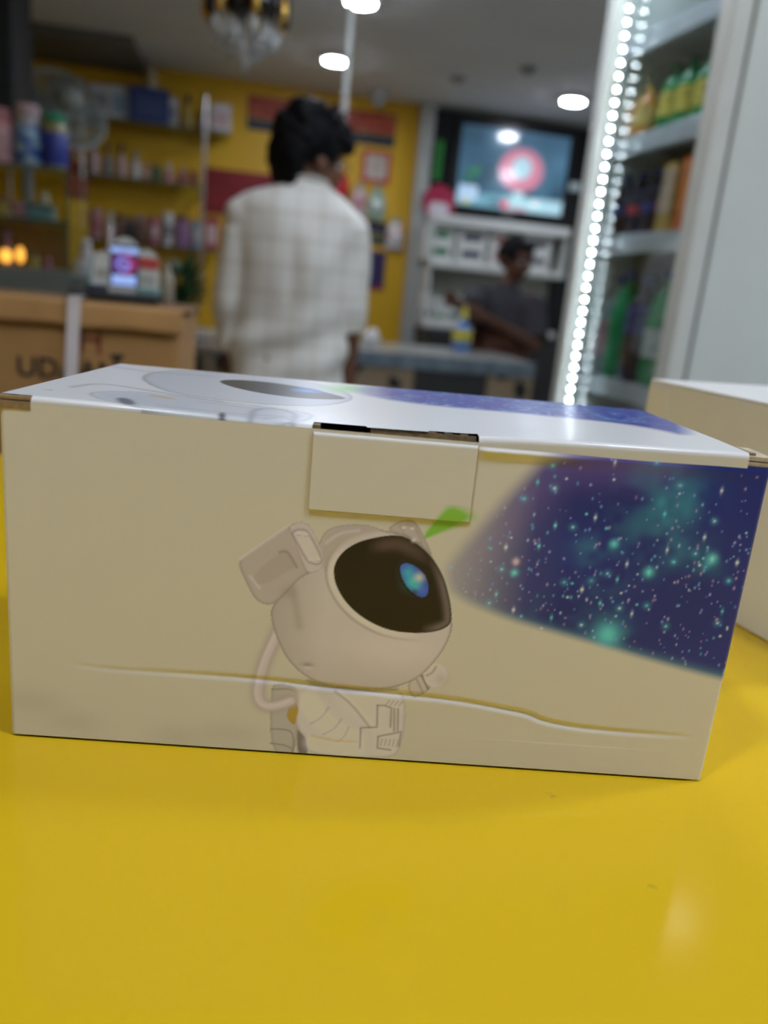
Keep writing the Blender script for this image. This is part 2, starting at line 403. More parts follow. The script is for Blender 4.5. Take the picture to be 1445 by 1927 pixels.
def poly_sd(P, poly):
    """signed distance of points to a closed polygon (negative inside)"""
    poly = np.asarray(poly, float); n = len(poly)
    d = np.full(len(P), 1e9); ins = np.zeros(len(P), bool)
    for i in range(n):
        a, b = poly[i], poly[(i+1) % n]; e = b-a
        wv = P-a; t = np.clip((wv@e)/max(e@e, 1e-9), 0, 1)
        q = wv-t[:, None]*e; d = np.minimum(d, (q*q).sum(1))
        c = ((a[1] <= P[:, 1]) != (b[1] <= P[:, 1]))
        with np.errstate(divide='ignore', invalid='ignore'):
            xx = a[0]+(P[:, 1]-a[1])*e[0]/(e[1] if e[1] else 1e-9)
        ins ^= c & (P[:, 0] < xx)
    return np.where(ins, -1, 1)*np.sqrt(d)
def line_d(P, pts):
    pts = np.asarray(pts, float); d = np.full(len(P), 1e9)
    for a, b in zip(pts[:-1], pts[1:]):
        e = b-a; wv = P-a; t = np.clip((wv@e)/max(e@e, 1e-9), 0, 1)
        q = wv-t[:, None]*e; d = np.minimum(d, (q*q).sum(1))
    return np.sqrt(d)
def smooth_poly(poly, it=2):
    p = np.asarray(poly, float)
    for _ in range(it):
        q = np.roll(p, -1, 0); p = np.stack([.75*p+.25*q, .25*p+.75*q], 1).reshape(-1, 2)
    return p
def smooth_line(pts, it=2):
    p = np.asarray(pts, float)
    for _ in range(it):
        a, b = p[:-1], p[1:]
        q = np.stack([.75*a+.25*b, .25*a+.75*b], 1).reshape(-1, 2); p = np.concatenate([p[:1], q, p[-1:]])
    return p
_ref = np.array(srgb(174, 162, 122))
def ink(r, g, b):
    """print colour relative to the white board it is printed on"""
    return np.array(srgb(r, g, b))/_ref*.86
class Paint:
    def __init__(s, P, base=(.86, .845, .80)):
        s.P = P; s.base = base; s.c = np.tile(np.array(s.base), (len(P), 1))
    def _near(s, pts, pad):
        pts = np.asarray(pts, float)
        lo, hi = pts.min(0)-pad, pts.max(0)+pad
        return np.nonzero(((s.P >= lo) & (s.P <= hi)).all(1))[0]
    def mix(s, idx, a, col):
        a = np.clip(a, 0, 1)[:, None]; s.c[idx] = s.c[idx]*(1-a)+a*col
    def poly(s, pts, col, soft=.35, alpha=1., sm=2):
        pp = smooth_poly(pts, sm) if sm else np.asarray(pts, float)
        i = s._near(pp, soft*2)
        if len(i): s.mix(i, alpha*(.5-poly_sd(s.P[i], pp)/soft), col)
        return pp
    def edge(s, pts, col, width=.5, alpha=.6, inner=True, sm=2):
        """shade just inside an outline"""
        pp = smooth_poly(pts, sm); i = s._near(pp, .3)
        sd = poly_sd(s.P[i], pp); s.mix(i, alpha*np.exp(-(sd/width)**2)*(sd < .2), col)
    def line(s, pts, col, width=.4, alpha=.7, sm=2):
        pp = smooth_line(pts, sm); i = s._near(pp, width*3)
        if len(i): s.mix(i, alpha*np.exp(-(line_d(s.P[i], pp)/width)**2), col)
    def blob(s, c, r, col, alpha=1., asp=(1., 1.)):
        c = np.array(c); i = s._near([c], r*2.2*max(asp))
        if len(i):
            q = (s.P[i]-c)/np.array(asp); s.mix(i, alpha*np.exp(-(q*q).sum(1)/(r*r)), col)
def vnoise(P, sc_, seed):
    """smooth value noise for the printed nebula"""
    rs = np.random.RandomState(seed); g = rs.rand(64, 64)
    q = P/sc_; i = np.floor(q).astype(int); fr = q-i; fr = fr*fr*(3-2*fr)
    a = g[i[:, 0] % 64, i[:, 1] % 64]; b = g[(i[:, 0]+1) % 64, i[:, 1] % 64]
    c = g[i[:, 0] % 64, (i[:, 1]+1) % 64]; d = g[(i[:, 0]+1) % 64, (i[:, 1]+1) % 64]
    return (a*(1-fr[:, 0])+b*fr[:, 0])*(1-fr[:, 1])+(c*(1-fr[:, 0])+d*fr[:, 0])*fr[:, 1]

def paint_front(P):
    A = ART; p = Paint(P); D = smooth_poly
    # faint dirt near the bottom left
    for q in A['smudge']: p.blob(q, 5., ink(140, 128, 90), .25, (2.2, 1.))
    # green leaf of light
    i = p._near(A['swoosh'], 2); sd = poly_sd(P[i], smooth_poly(A['swoosh']))
    a0, a1 = np.array(A['swoosh_axis'][0]), np.array(A['swoosh_axis'][1]); ax = (a1-a0)
    tt = np.clip(((P[i]-a0)@ax)/(ax@ax), 0, 1)
    p.mix(i, (.5-sd/.8)*.9*(1-.95*tt**.8), ink(112, 152, 42))
    p.line([A['swoosh'][0], A['swoosh'][3]], ink(120, 165, 60), 1.0, .2)
    # beam of stars
    G = smooth_poly(A['galaxy'], 2); i = p._near(G, 6); q = P[i]; sd = poly_sd(q, G)
    u, w_ = q[:, 0], q[:, 1]
    apex = np.clip((u-150)/32, 0, 1)
    low = np.clip((85-w_)/30, 0, 1)
    soft = 7.5*(1-low)+3.6*low
    al = np.clip(.15-sd/soft, 0, 1); al = al*al*(3-2*al)*(.25+.75*apex**.7)
    base = np.array(ink(25, 34, 74))
    n1 = vnoise(q, 22, 1); n2 = vnoise(q, 9, 2); n3 = vnoise(q, 3.5, 4)
    col = np.tile(base, (len(q), 1))*(.75+.5*n1[:, None])
    ul = line_d(q, G[:28])
    pur = np.clip(np.exp(-((ul-7)/9)**2)*(w_ > 70)*np.clip((w_-70)/20, 0, 1), 0, 1)[:, None]*.75
    col = col*(1-pur)+pur*ink(82, 62, 92)
    gr = np.clip(1-(u-150)/45, 0, 1)[:, None]*.65
    col = col*(1-gr)+gr*ink(96, 92, 100)
    ee = np.exp(-((-sd-1.5)/2.5)**2)[:, None]*low[:, None]*.5
    col = col*(1-ee)+ee*ink(80, 120, 105)
    cl = np.zeros(len(q))
    for k, cc in enumerate(A['clouds']):
        rr = [14, 10, 11, 10, 8, 10, 6.5, 5.5, 8, 9][k]
        cl += np.exp(-((q-np.array(cc))**2).sum(1)/(rr*rr))*[.3, .3, .3, .45, .6, .4, 1.1, .8, .5, .3][k]
    cl = np.clip(cl*(n2*.9+n3*.5-.35)*.8, 0, .7)[:, None]
    col = col*(1-cl)+cl*ink(62, 140, 122)
    al = np.maximum(al, 0)
    p.c[i] = p.c[i]*(1-al[:, None])+al[:, None]*col
    rs = np.random.RandomState(7)
    for k, s_ in enumerate(A['stars']):
        tint = [ink(205, 200, 175), ink(120, 190, 165), ink(190, 200, 180), ink(90, 175, 150)][k % 4]
        p.blob(s_, rs.uniform(.28, .55), tint, .95)
        if k % 3 == 1: p.blob(s_, 1.4, ink(80, 165, 150), .28)
        elif k % 3 == 0: p.blob(s_, .8, tint, .4, (.6, 1.6))
    for cc, r_ in ((A['stars'][9], 1.2), (A['stars'][10], 1.2), (A['stars'][7], 1.4), (A['stars'][21], 1.8), (A['stars'][18], 2.0), (A['clouds'][6], 4.)):
        p.blob(cc, r_, ink(90, 180, 150) if cc != A['stars'][9] else ink(225, 170, 140), .75)
    for _ in range(460):
        x, y = rs.uniform(152, 259.5), rs.uniform(42, 123)
        if rs.rand() < .35: y = rs.normal(78, 12)
        s1 = poly_sd(np.array([[x, y]]), G)[0]
        if s1 > -3: continue
        tint = [ink(165, 170, 165), ink(90, 150, 150), ink(165, 130, 135), ink(130, 140, 170)][rs.randint(4)]
        p.blob((x, y), rs.uniform(.18, .42), tint, rs.uniform(.4, .9), (1., rs.uniform(1., 1.9)))
    # astronaut: back pack and body first, helmet on top
    beige, dk, lt = ink(176, 160, 126), ink(120, 106, 80), ink(192, 176, 144)
    p.poly(A['pack'], ink(158, 146, 112)); p.edge(A['pack'], dk, .7, .35)
    for k in ('pack_l1', 'pack_l2', 'pack_l3'): p.line(A[k], ink(118, 106, 82), .35, .8)
    p.poly(A['strip'], ink(104, 92, 72), .8, .9)
    p.poly(A['body'], ink(184, 170, 135), .8); p.edge(A['body'], dk, .9, .3)
    for cx_, wd in (((112, 27), 6), ((140, 18), 4)): p.blob(cx_, wd, ink(150, 136, 104), .25)
    p.line(A['arm'], ink(160, 146, 112), 5.6, 1.2); p.line(A['arm'], ink(192, 177, 144), 4.6, 1.4)
    for a_, b_ in (((109.5, 13.5), (115.5, 20.5)), ((114.5, 9.5), (120.5, 16)), ((119.5, 6.5), (123.5, 13))):
        p.line([a_, ((a_[0]+b_[0])/2+.8, (a_[1]+b_[1])/2-.8), b_], dk, .5, .35)
    p.line(A['arm2'], ink(196, 184, 158), 2.6, 1.0)
    p.line([(110, 8.6), (119, 7.0), (127, 7.4)], ink(176, 148, 70), .5, .7)
    p.line(A['strap1'], dk, .45, .5); p.line([(q[0]+1.5, q[1]+.6) for q in A['strap1']], lt, .5, .6)
    for k in ('box1', 'box2', 'box3', 'box4', 'box5', 'box6'): p.line(A[k], ink(112, 98, 72), .38, .7, sm=0)
    for k in range(5): p.line([(136+k*1.5, 6.4), (136.4+k*1.5, 9.2)], dk, .3, .5)
    for k in range(4): p.line([(136.5+k*1.6, 23.4), (137.6+k*1.6, 25.2)], dk, .3, .45)
    p.poly(A['brown'], ink(150, 118, 44), .5)
    p.poly(A['neck'], ink(140, 126, 94), 1.2, .7)
    p.line(A['hose'], ink(128, 114, 88), 2.25, 1.3); p.line(A['hose'], ink(176, 158, 128), 1.7, 1.5)
    p.line([(q[0]-.6, q[1]) for q in A['hose']], lt, .6, .35)
    # hand raised at the right
    p.poly(A['cuff'], ink(170, 154, 120)); p.edge(A['cuff'], dk, .6, .5)
    p.line([(146.6, 34.9), (149.7, 29.3)], dk, .35, .7); p.line([(148.4, 36.3), (151.2, 31.2)], ink(70, 60, 44), .35, .8)
    fx, fy = A['fist'][0]
    p.poly([(fx+4.3*math.cos(t), fy+4.9*math.sin(t)) for t in np.linspace(0, 6.28, 15)[:-1]], ink(182, 166, 132))
    p.line([(fx-3.2, fy-.3), (fx-1.2, fy+1.0), (fx-.2, fy+3.4)], dk, .45, .6); p.blob((fx+2.2, fy-1.5), 2.6, dk, .25)
    p.poly(A['pod_r'], ink(160, 144, 112)); p.edge(A['pod_r'], dk, .6, .45)
    p.line(A['pod_r_plate']+A['pod_r_plate'][:1], dk, .35, .45)
    # helmet ball
    p.poly(A['helmet'], beige); p.edge(A['helmet'], ink(96, 84, 60), .55, .55)
    i = p._near(A['helmet'], 0); sdh = poly_sd(P[i], smooth_poly(A['helmet']))
    ins = np.clip(.5-sdh/.4, 0, 1)
    gx = np.clip((112-P[i][:, 0])/20, 0, 1)*ins; p.mix(i, gx*.55, ink(132, 118, 88))
    gb = np.clip((46-P[i][:, 1])/18, 0, 1)*ins; p.mix(i, gb*.32, ink(140, 126, 92))
    p.blob((137, 46), 10, ink(198, 178, 138), .35, (1.5, .8))
    p.line([(99.5, 66), (101.5, 58), (102.8, 52)], ink(122, 108, 80), 1.6, .35)
    p.blob((A['dimple'][0][0], A['dimple'][0][1]), 1.6, dk, .75, (1.3, .6)); p.blob((106.9, 36.1), 1.2, lt, .5, (1.6, .5))
    p.poly(A['cap_band'], ink(158, 142, 110), 1.5, .8); p.line([(110, 84), (114.5, 88.2), (121, 89.5)], lt, .6, .45)
    # rim and visor
    vz = smooth_poly(A['visor']); cen = vz.mean(0)
    i = p._near(vz, 5); sdv = poly_sd(P[i], vz)
    out = (sdv > 0)*(P[i][:, 0] < 152)*np.clip((134-P[i][:, 0]+(66-P[i][:, 1])*.9)/18, 0, 1)
    p.mix(i, out*np.clip(1.15-sdv/2.4, 0, 1)*.9, ink(202, 184, 150))
    p.mix(i, out*np.exp(-((sdv-2.7)/.5)**2)*.45, ink(116, 102, 76))
    p.poly(A['visor'], ink(27, 20, 14), .3)
    i = p._near(vz, 0); sdv = poly_sd(P[i], vz); insv = np.clip(-sdv/.6, 0, 1)
    edge_r = np.exp(-((sdv+1.4)/1.5)**2)*np.clip((P[i][:, 0]-146)/6, 0, 1); p.mix(i, edge_r*insv*.6, ink(118, 100, 78))
    top_r = np.exp(-((sdv+3.2)/2.6)**2)*np.clip((P[i][:, 0]-124)/6, 0, 1)*np.clip((P[i][:, 1]-78)/6, 0, 1); p.mix(i, top_r*insv*.38, ink(110, 86, 64))
    # lens
    p.poly(A['lens'], ink(48, 72, 116), .35)
    lc = np.mean(A['lens'], 0)
    for dx, dy, r_, cl_ in ((-2.6, 2.8, 2.2, (58, 150, 150)), (-.6, -.8, 2.6, (60, 170, 140)), (1.6, 1.0, 1.7, (186, 176, 132)), (1.2, -2.6, 1.6, (70, 160, 130)), (3.2, -3.6, 1.7, (70, 90, 150)), (-4.0, 4.6, 1.3, (70, 90, 160)), (.6, -4.6, 1.2, (40, 56, 80))):
        p.blob((lc[0]+dx, lc[1]+dy), r_, ink(*cl_), .85)
    i = p._near(A['lens'], 2.5); sdl = poly_sd(P[i], smooth_poly(A['lens'])); blk = (sdl > .1)*(poly_sd(P[i], vz) < -.3)
    p.mix(i, blk*np.clip(1.2-sdl/2.2, 0, 1), ink(27, 20, 14))
    # left pod
    p.poly(A['pod'], ink(160, 144, 112)); p.edge(A['pod'], dk, .7, .5)
    p.line([A['pod'][1], A['pod'][2]], lt, .7, .5)
    p.poly(A['pod_face'], ink(174, 158, 126), .5); p.line([A['pod_face'][0], A['pod_face'][8], A['pod_face'][7]], dk, .4, .45)
    p.poly(A['pod_plate'], ink(182, 166, 134), .4); p.line(list(A['pod_plate'])+[A['pod_plate'][0]], ink(118, 104, 80), .4, .65, sm=1)
    for q in A['rivets']: p.blob(q, .75, ink(196, 182, 152), .8); p.line([(q[0]-.6, q[1]-.6), (q[0]+.6, q[1]-.5)], dk, .25, .5)
    p.poly(A['pod_rec'], ink(152, 136, 106), .8, .8); p.line([A['pod_rec'][1], A['pod_rec'][2], A['pod_rec'][3]], ink(104, 90, 68), .45, .6)
    p.line([A['pod_rec'][0], A['pod_rec'][5]], lt, .5, .5)
    p.blob((98, 64.5), 2.5, dk, .35)
    return p.c

def paint_top(P):
    A = ART; p = Paint(P, (.80, .80, .79))
    g1, g2 = np.array(srgb(196, 200, 206))*1.1, np.array(srgb(150, 154, 162))
    p.poly(A['t_body'], g1, 5, .7); p.edge(A['t_body'], g2, 1.2, .6)
    p.poly(A['t_helmet'], g1, 3, .6); p.edge(A['t_helmet'], g2, 2.2, .7)
    for k in ('t_lines1', 't_lines2', 't_l3'): p.line(A[k], g2, 1.3, .7)
    p.line([(50, 8), (72, 6), (96, 14)], g2, .8, .6); p.line([(60, 27), (84, 22)], g2, 1.0, .4)
    p.line([(86, 3), (92, 12), (96, 4)], g2, .7, .7)
    p.poly([(40, 29), (52, 24), (50, 31), (42, 34)], np.array(srgb(205, 190, 165)), 2, .8)
    p.poly(A['t_dark'], np.array(srgb(120, 122, 132)), 2., .85); p.poly(A['t_dark2'], np.array(srgb(95, 96, 104)), 1.2, .85)
    p.poly(A['t_green'], np.array(srgb(150, 215, 120)), 10, .7)
    i = p._near(A['t_galaxy'], 14); q = P[i]; sd = poly_sd(q, smooth_poly(A['t_galaxy']))
    al = np.clip(.4-sd/9, 0, 1)*np.clip((q[:, 0]-105)/28, 0, 1)
    n1 = vnoise(q, 26, 3)[:, None]; n2 = vnoise(q, 5, 5)[:, None]
    col = (1-n1)*np.array(srgb(34, 62, 168))+n1*np.array(srgb(72, 60, 160)); tl = np.clip((n2-.55)*1.2, 0, .6)
    col = col*(1-tl)+tl*np.array(srgb(90, 170, 210))
    p.c[i] = p.c[i]*(1-al[:, None])+al[:, None]*col
    rs = np.random.RandomState(3)
    for _ in range(160):
        x, y = rs.uniform(130, 258), rs.uniform(70, 134)
        if poly_sd(np.array([[x, y]]), A['t_galaxy'])[0] < -2: p.blob((x, y), rs.uniform(.4, .9), np.array([.8, .85, .9]), .8)
    p.poly(A['t_visor'], np.array(srgb(38, 42, 46)), 1.0)
    p.poly(A['t_lens'], np.array(srgb(40, 92, 170)), 1.5); p.blob(np.mean(A['t_lens'], 0), 3.5, np.array(srgb(120, 190, 230)), .7)
    return p.c

def grid_mesh(name, us, vs, co, faces_extra, colfn, m, parent):
    """a fine sheet whose print lives in the colour attribute of its points"""
    nu, nv = len(us), len(vs)
    U, V = np.meshgrid(us, vs)
    P = np.stack([U.ravel(), V.ravel()], 1)
    X = co(P)
    idx = np.arange(nu*nv).reshape(nv, nu)
    a, b, c, d = idx[:-1, :-1].ravel(), idx[:-1, 1:].ravel(), idx[1:, 1:].ravel(), idx[1:, :-1].ravel()
    F = np.stack([a, b, c, d], 1)
    keep = faces_extra(P, F) if faces_extra else np.ones(len(F), bool)
    F = F[keep]
    me = bpy.data.meshes.new(name)
    me.vertices.add(len(X)); me.vertices.foreach_set('co', X.astype(np.float32).ravel())
    me.loops.add(len(F)*4); me.loops.foreach_set('vertex_index', F.astype(np.int32).ravel())
    me.polygons.add(len(F)); me.polygons.foreach_set('loop_start', np.arange(0, len(F)*4, 4, dtype=np.int32))
    me.update(calc_edges=True); me.validate()
    col = np.ones((len(X), 4), np.float32); col[:, :3] = np.clip(colfn(P), 0, 1)
    at_ = me.color_attributes.new('print', 'FLOAT_COLOR', 'POINT'); at_.data.foreach_set('color', col.ravel())
    me.polygons.foreach_set('use_smooth', np.ones(len(F), bool))
    me.materials.append(m)
    o = bpy.data.objects.new(name, me); C.objects.link(o); o.parent = parent
    return o

BW, BD, BH = .26, .135, .1237
pb = thing('product_box', 'white printed carton with an astronaut lamp and starry beam on its front', 'box',
           (-.0772, .2784, CTOP), -math.radians(11-2.757))
m_print = vcol_mat('printed_board', .34, .4, coat=.12)
m_white = mat('white_board', (.86, .855, .83), .38, var=.02, scale=30)
m_kraft = mat('kraft_edge', (.36, .25, .13), .8, var=.25, scale=400)
m_inside = mat('kraft_inside', (.30, .21, .12), .85, var=.1, scale=60)
_cr = smooth_line(ART['crease'], 2)
def front_co(P):
    u, w_ = P[:, 0], P[:, 1]
    off = np.zeros(len(P))
    near = np.nonzero((w_ > 12) & (w_ < 38))[0]
    d = line_d(P[near], _cr); sgn = np.interp(P[near][:, 0], _cr[:, 0], _cr[:, 1])-P[near][:, 1]
    amp = np.interp(u[near], [16, 30, 60, 95, 110, 165, 190, 194, 215, 245, 256], [0, .12, .25, .5, .72, .66, .78, .75, .52, .2, 0])
    off[near] += amp*np.exp(-(d/1.05)**2)                                   # dented crease
    off[near] += .25*amp*np.clip(sgn/6, 0, 1)*np.exp(-np.clip(sgn, 0, 99)/9)
    # under the lid, right of the lock tab, the board leans outwards towards its top edge
    f_ = np.interp(u, [0, 158, 161, 180, 200, 258], [0, 0, 1., .8, .25, .1])
    off -= f_*1.1*np.clip((w_-117.6)/3.4, 0, 1)**1.3*np.clip((122.4-w_)/1.0, 0, 1)
    # softly rounded outer edges
    off += 1.0*np.clip((1.6-u)/1.6, 0, 1)**2+1.0*np.clip((u-258.4)/1.6, 0, 1)**2+.7*np.clip((1.1-w_)/1.1, 0, 1)**2
    off += .25*np.sin(u/41.)*np.sin(w_/37.)
    return np.stack([u*.001, off*.001, w_*.001], 1)
TABU = (102.6, 158.6)
grid_mesh('front_panel', np.linspace(0, 260, 701), np.linspace(.9, 123.7, 333), front_co, None, paint_front, m_print, pb)
B().box(.001, .259, .0028, .0032, .001, .1215).build('front_lining', m_inside, pb)
# lock tab: a separate printed sheet standing a little proud of the front
def tab_co(P):
    u, w_ = P[:, 0], P[:, 1]; r = np.clip((w_-121.6)/2.0, 0, 1)
    return np.stack([u*.001, (-.75+2.6*r**2)*.001, (w_-.35*r**3)*.001], 1)
def tab_col(P):
    c = np.tile(np.array([.86, .85, .82]), (len(P), 1)); full = paint_front(P)
    k = P[:, 1] < 101.5
    c[k] = full[k]; return c
tb = grid_mesh('lock_tab', np.linspace(103.2, 158.6, 121), np.linspace(95.9, 123.6, 61), tab_co, None, tab_col, m_print, pb)
tb['label'] = 'plain white lock tab folded down over the carton front'
eb = B()
for u0, u1, w0, w1 in ((103.2, 158.6, 95.7, 95.95), (103.0, 103.22, 95.7, 122.5), (158.58, 158.8, 95.7, 122.5)):
    eb.box(u0*.001, u1*.001, -.0007, .0006, w0*.001, w1*.001)
eb.build('tab_edge', mat('tab_cut_edge', (.52, .42, .24), .8, var=.1), pb)
# side, back and bottom boards
B().box(0, .003, .0022, BD, .0005, BH-.002).build('side_panel', m_white, pb)
B().box(BW-.003, BW, .0022, BD, .0005, BH-.002).build('side_panel', m_white, pb)
B().box(.003, BW-.003, BD-.003, BD, .0005, BH).build('back_panel', m_white, pb)
B().box(.003, BW-.003, .0034, BD-.003, .0008, .003).build('base_panel', m_inside, pb)
# lid: hinged at the back, its front sprung up a little, with a notch over the lock tab
def lift(u): return np.interp(u, [0, 100, 160, 182, 250, 260], [2.5, 1.3, 1.5, 2.5, 4.5, 4.6])
def lid_co(P):
    u, t = P[:, 0], P[:, 1]                    # t < 0 runs down the folded front lip
    v = np.clip(t, 0, None); e = lift(u)
    R = 2.2
    s_ = np.clip((R-t)/R, 0, None)             # arc length past the start of the fold
    ang = np.clip(s_, 0, math.pi/2*1.0)
    vv = np.where(t > R, t, R-R*np.sin(ang)); drop = np.where(t > R, 0, R-R*np.cos(ang)+np.clip(s_-math.pi/2, 0, None)*R)
    right = np.interp(t, [0, 135], [251.5, 260.0]); uu = u*right/260.0
    # at the left the lip ends early: a cut corner shows the dust flap behind
    top = 123.7+e*(1-vv/135.0)+.35*np.sin(uu/23.)*np.clip(1-vv/30, 0, 1)
    return np.stack([uu*.001, vv*.001, (top-drop)*.001], 1)
def lid_keep(P, F):
    cen = P[F].mean(1); right = np.interp(cen[:, 1], [0, 135], [251.5, 260.0]); uu = cen[:, 0]*right/260.0
    notch = (uu > 102.4) & (uu < 158.9) & (cen[:, 1] < 6.6-1.6*((uu > 121) & (uu < 142)))
    corner = (uu < 10.2) & (cen[:, 1] < 2.2)
    return ~(notch | corner)
def lid_col(P):
    right = np.interp(P[:, 1], [0, 135], [251.5, 260.0])
    return paint_top(np.stack([P[:, 0]*right/260.0, np.clip(P[:, 1], 0, None)], 1))
ts = np.concatenate([np.linspace(-4.2, 6, 30)[:-1], np.linspace(6, 135, 110)])
lid = grid_mesh('lid', np.linspace(0, 260, 391), ts, lid_co, lid_keep, lid_col, vcol_mat('printed_lid', .28, .5, coat=.2), pb)
lb = B()
for i in range(52):
    u0, u1 = i*5., (i+1)*5.
    e0 = lift((u0+u1)/2)
    if 101 < u0 < 159: y0 = .035
    else: y0 = .0030
    x1 = min(u1, 251.)*.001
    vsb = []
    for zz in (-.0032, -.0006):
        vsb += [(u0*.001, y0, .1237+e0*.001+zz), (x1, y0, .1237+e0*.001+zz), (x1, BD-.001, .1237+zz*.8), (u0*.001, BD-.001, .1237+zz*.8)]
    lb.add(vsb, [(0,3,2,1),(4,5,6,7),(0,1,5,4),(1,2,6,5),(2,3,7,6),(3,0,4,7)])
lb.build('lid_lining', m_inside, pb)
# raw corrugated edges seen in the notch and at the two lid corners
cb = B()
for i in range(20):
    u0 = 102.6+i*2.8; zt = .1237+lift(u0)*.001-.0004-(.0004 if i % 2 else 0); dy = 0 if not (6 < i < 14) else -.0014
    if i < 7: continue
    cb.box(u0*.001, (u0+2.9)*.001, .0067+dy, .0082, zt-.0026, zt)
cb.build('notch_edge', m_kraft, pb)
fl = B(); fl.box(-.0005, .0102, -.0002, .020, .1216, .1242); fl.box(-.0002, .0102, .0004, .02, .1247, .1258)
o_ = fl.build('dust_flap', m_kraft, pb)
fr_ = B(); fr_.box(.2512, .2602, .0002, .020, .1232, .1249); fr_.box(.2516, .2604, .0008, .02, .1254, .1268)
fr_.build('dust_flap', mat('pale_kraft_edge', (.55, .47, .34), .8, var=.2, scale=500), pb)

# ------------------------------------------------------------------ second white box at the right
b2a = math.radians(10)
wb = thing('white_box', 'plain white gift carton standing at the right edge of the yellow counter', 'box', (.272, .505, CTOP), b2a)
# local: y runs back along its left side (towards the far corner at the origin), x to the right
B().box(0, .26, -.185, 0, .0005, .1275, bev=.0008).build('body', m_white, wb)
B().box(0, .26, -.185, 0, .1276, .1290, bev=.0006).build('lid', m_white, wb)
B().add([(-.0006, -.001, .125), (-.0006, -.0185, .125), (-.0006, -.033, .058), (-.0006, -.001, .058),
         (.0004, -.001, .125), (.0004, -.0185, .125), (.0004, -.033, .058), (.0004, -.001, .058)],
        [(0,1,2,3),(4,7,6,5),(0,4,5,1),(1,5,6,2),(2,6,7,3),(3,7,4,0)]).build('tuck_flap', m_white, wb)
# ------------------------------------------------------------------ brown shipping carton behind the counter
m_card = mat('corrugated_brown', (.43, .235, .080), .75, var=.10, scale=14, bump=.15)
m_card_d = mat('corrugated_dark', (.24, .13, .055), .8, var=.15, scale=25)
CX0, CX1, CY0, CY1, CZT = -.70, -.088, 1.20, 1.64, 1.062
lc_ = thing('support_carton', 'plain brown carton on the floor under the lettered carton', 'carton', ((CX0+CX1)/2, (CY0+CY1)/2, 0))
hw, hd = (CX1-CX0)/2, (CY1-CY0)/2
B().box(-hw, hw, -hd, hd, 0, .56, bev=.006).build('body', m_card, lc_)
B().box(-hw-.001, hw+.001, -.03, .03, .5605, .5612).build('tape', mat('packing_tape', (.45, .30, .14), .25), lc_)
sc_ = thing('shipping_carton', 'large brown corrugated carton with black lettering and a white strap', 'carton', ((CX0+CX1)/2, (CY0+CY1)/2, .5615))
H2 = CZT-.5615
B().box(-hw, hw, -hd, hd, 0, H2, bev=.006).build('body', m_card, sc_)
def flap(y_in, y_out, drop, seed, name, col, lift_, amp):
    """a worn top flap: wavy sheet that bends down over the edge"""
    rs = random.Random(seed); n, k = 40, 9
    ph = [rs.uniform(0, 6.28) for _ in range(4)]
    vs, fs = [], []
    for lay in (0, 1):
        for j in range(k):
            t = j/(k-1)
            for i in range(n+1):
                x = -hw-.004+(2*hw+.008)*i/n
                wv = amp*(math.sin(9*x+ph[0])+.6*math.sin(23*x+ph[1])+.35*math.sin(51*x+ph[2]))
                if t < .65:
                    y = y_in+(y_out-y_in)*t/.65; z = H2+lift_*(.3+.7*t/.65)+wv*t*.5
                else:
                    q = (t-.65)/.35; s_ = -1 if y_out < 0 else 1
                    y = y_out+s_*(.010*math.sin(q*1.8)+.004*q); z = H2+lift_+wv*.35-drop*q**1.4-abs(wv)*q*.6
                vs.append((x, y+lay*.0035*(1 if y_out < 0 else -1), z-lay*.004))
    m_ = (n+1)*k
    for lay in (0, 1):
        for j in range(k-1):
            for i in range(n):
                a = lay*m_+j*(n+1)+i; fs.append((a, a+1, a+n+2, a+n+1))
    for i in range(n):
        fs.append((i, i+1, m_+i+1, m_+i)); e = (k-1)*(n+1); fs.append((e+i, e+i+1, m_+e+i+1, m_+e+i))
    for j in range(k-1):
        for i in (0, n):
            a = j*(n+1)+i; fs.append((a, a+n+1, m_+a+n+1, m_+a))
    return B().add(vs, fs).build(name, col, sc_, True)
flap(.02, -hd, .030, 4, 'top_flap', m_card, .016, .0045)
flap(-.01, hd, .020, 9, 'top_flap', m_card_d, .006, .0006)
m_blk = mat('black_print', (.028, .024, .02), .7)
Mx = Matrix.Translation((0, -hd-.0006, 0)) @ Matrix.Rotation(math.pi/2, 4, 'X')
p0 = at(31, 706, CY0)
text_mesh('UDAAN', .039, 'lettering', m_blk, sc_, Matrix.Translation((p0.x-(CX0+CX1)/2, 0, p0.z-.5615)) @ Mx)
tp = [at(*q, CY0) for q in ((206, 667), (236, 667), (221, 687))]
B().prism([(q.x-(CX0+CX1)/2, q.z-.5615) for q in tp], -hd-.0012, -hd+.001).build('printed_mark', m_blk, sc_)
rb = B()
for (x0, y0), (x1, y1) in (((152, 634), (190, 645)), ((150, 612), (158, 662)), ((183, 605), (191, 668)), ((153, 608), (189, 614))):
    a, b = at(x0, y0, CY0), at(x1, y1, CY0)
    rb.box(a.x-(CX0+CX1)/2, b.x-(CX0+CX1)/2, -hd-.0010, -hd+.001, min(a.z, b.z)-.5615, max(a.z, b.z)-.5615)
rb.build('printed_symbol', mat('red_print', (.26, .06, .035), .7), sc_)
sx = at(139, 640, CY0).x-(CX0+CX1)/2
sb_ = B(); SL = Matrix.Identity(4); SL[0][2] = .055; SL[0][3] = -.055*(H2-.07)
sb_.box(sx-.0085, sx+.0085, -hd-.018, -hd-.0165, .0, H2+.012, M=SL)
sb_.box(sx-.0085, sx+.0085, -hd-.018, -hd+.015, H2+.0205, H2+.022, M=SL)
sb_.box(sx-.0085, sx+.0085, -hd-.018, -hd-.0165, H2+.011, H2+.022, M=SL)
sb_.build('strap', mat('white_strap', (.78, .72, .72), .35, var=.05, scale=200), sc_)

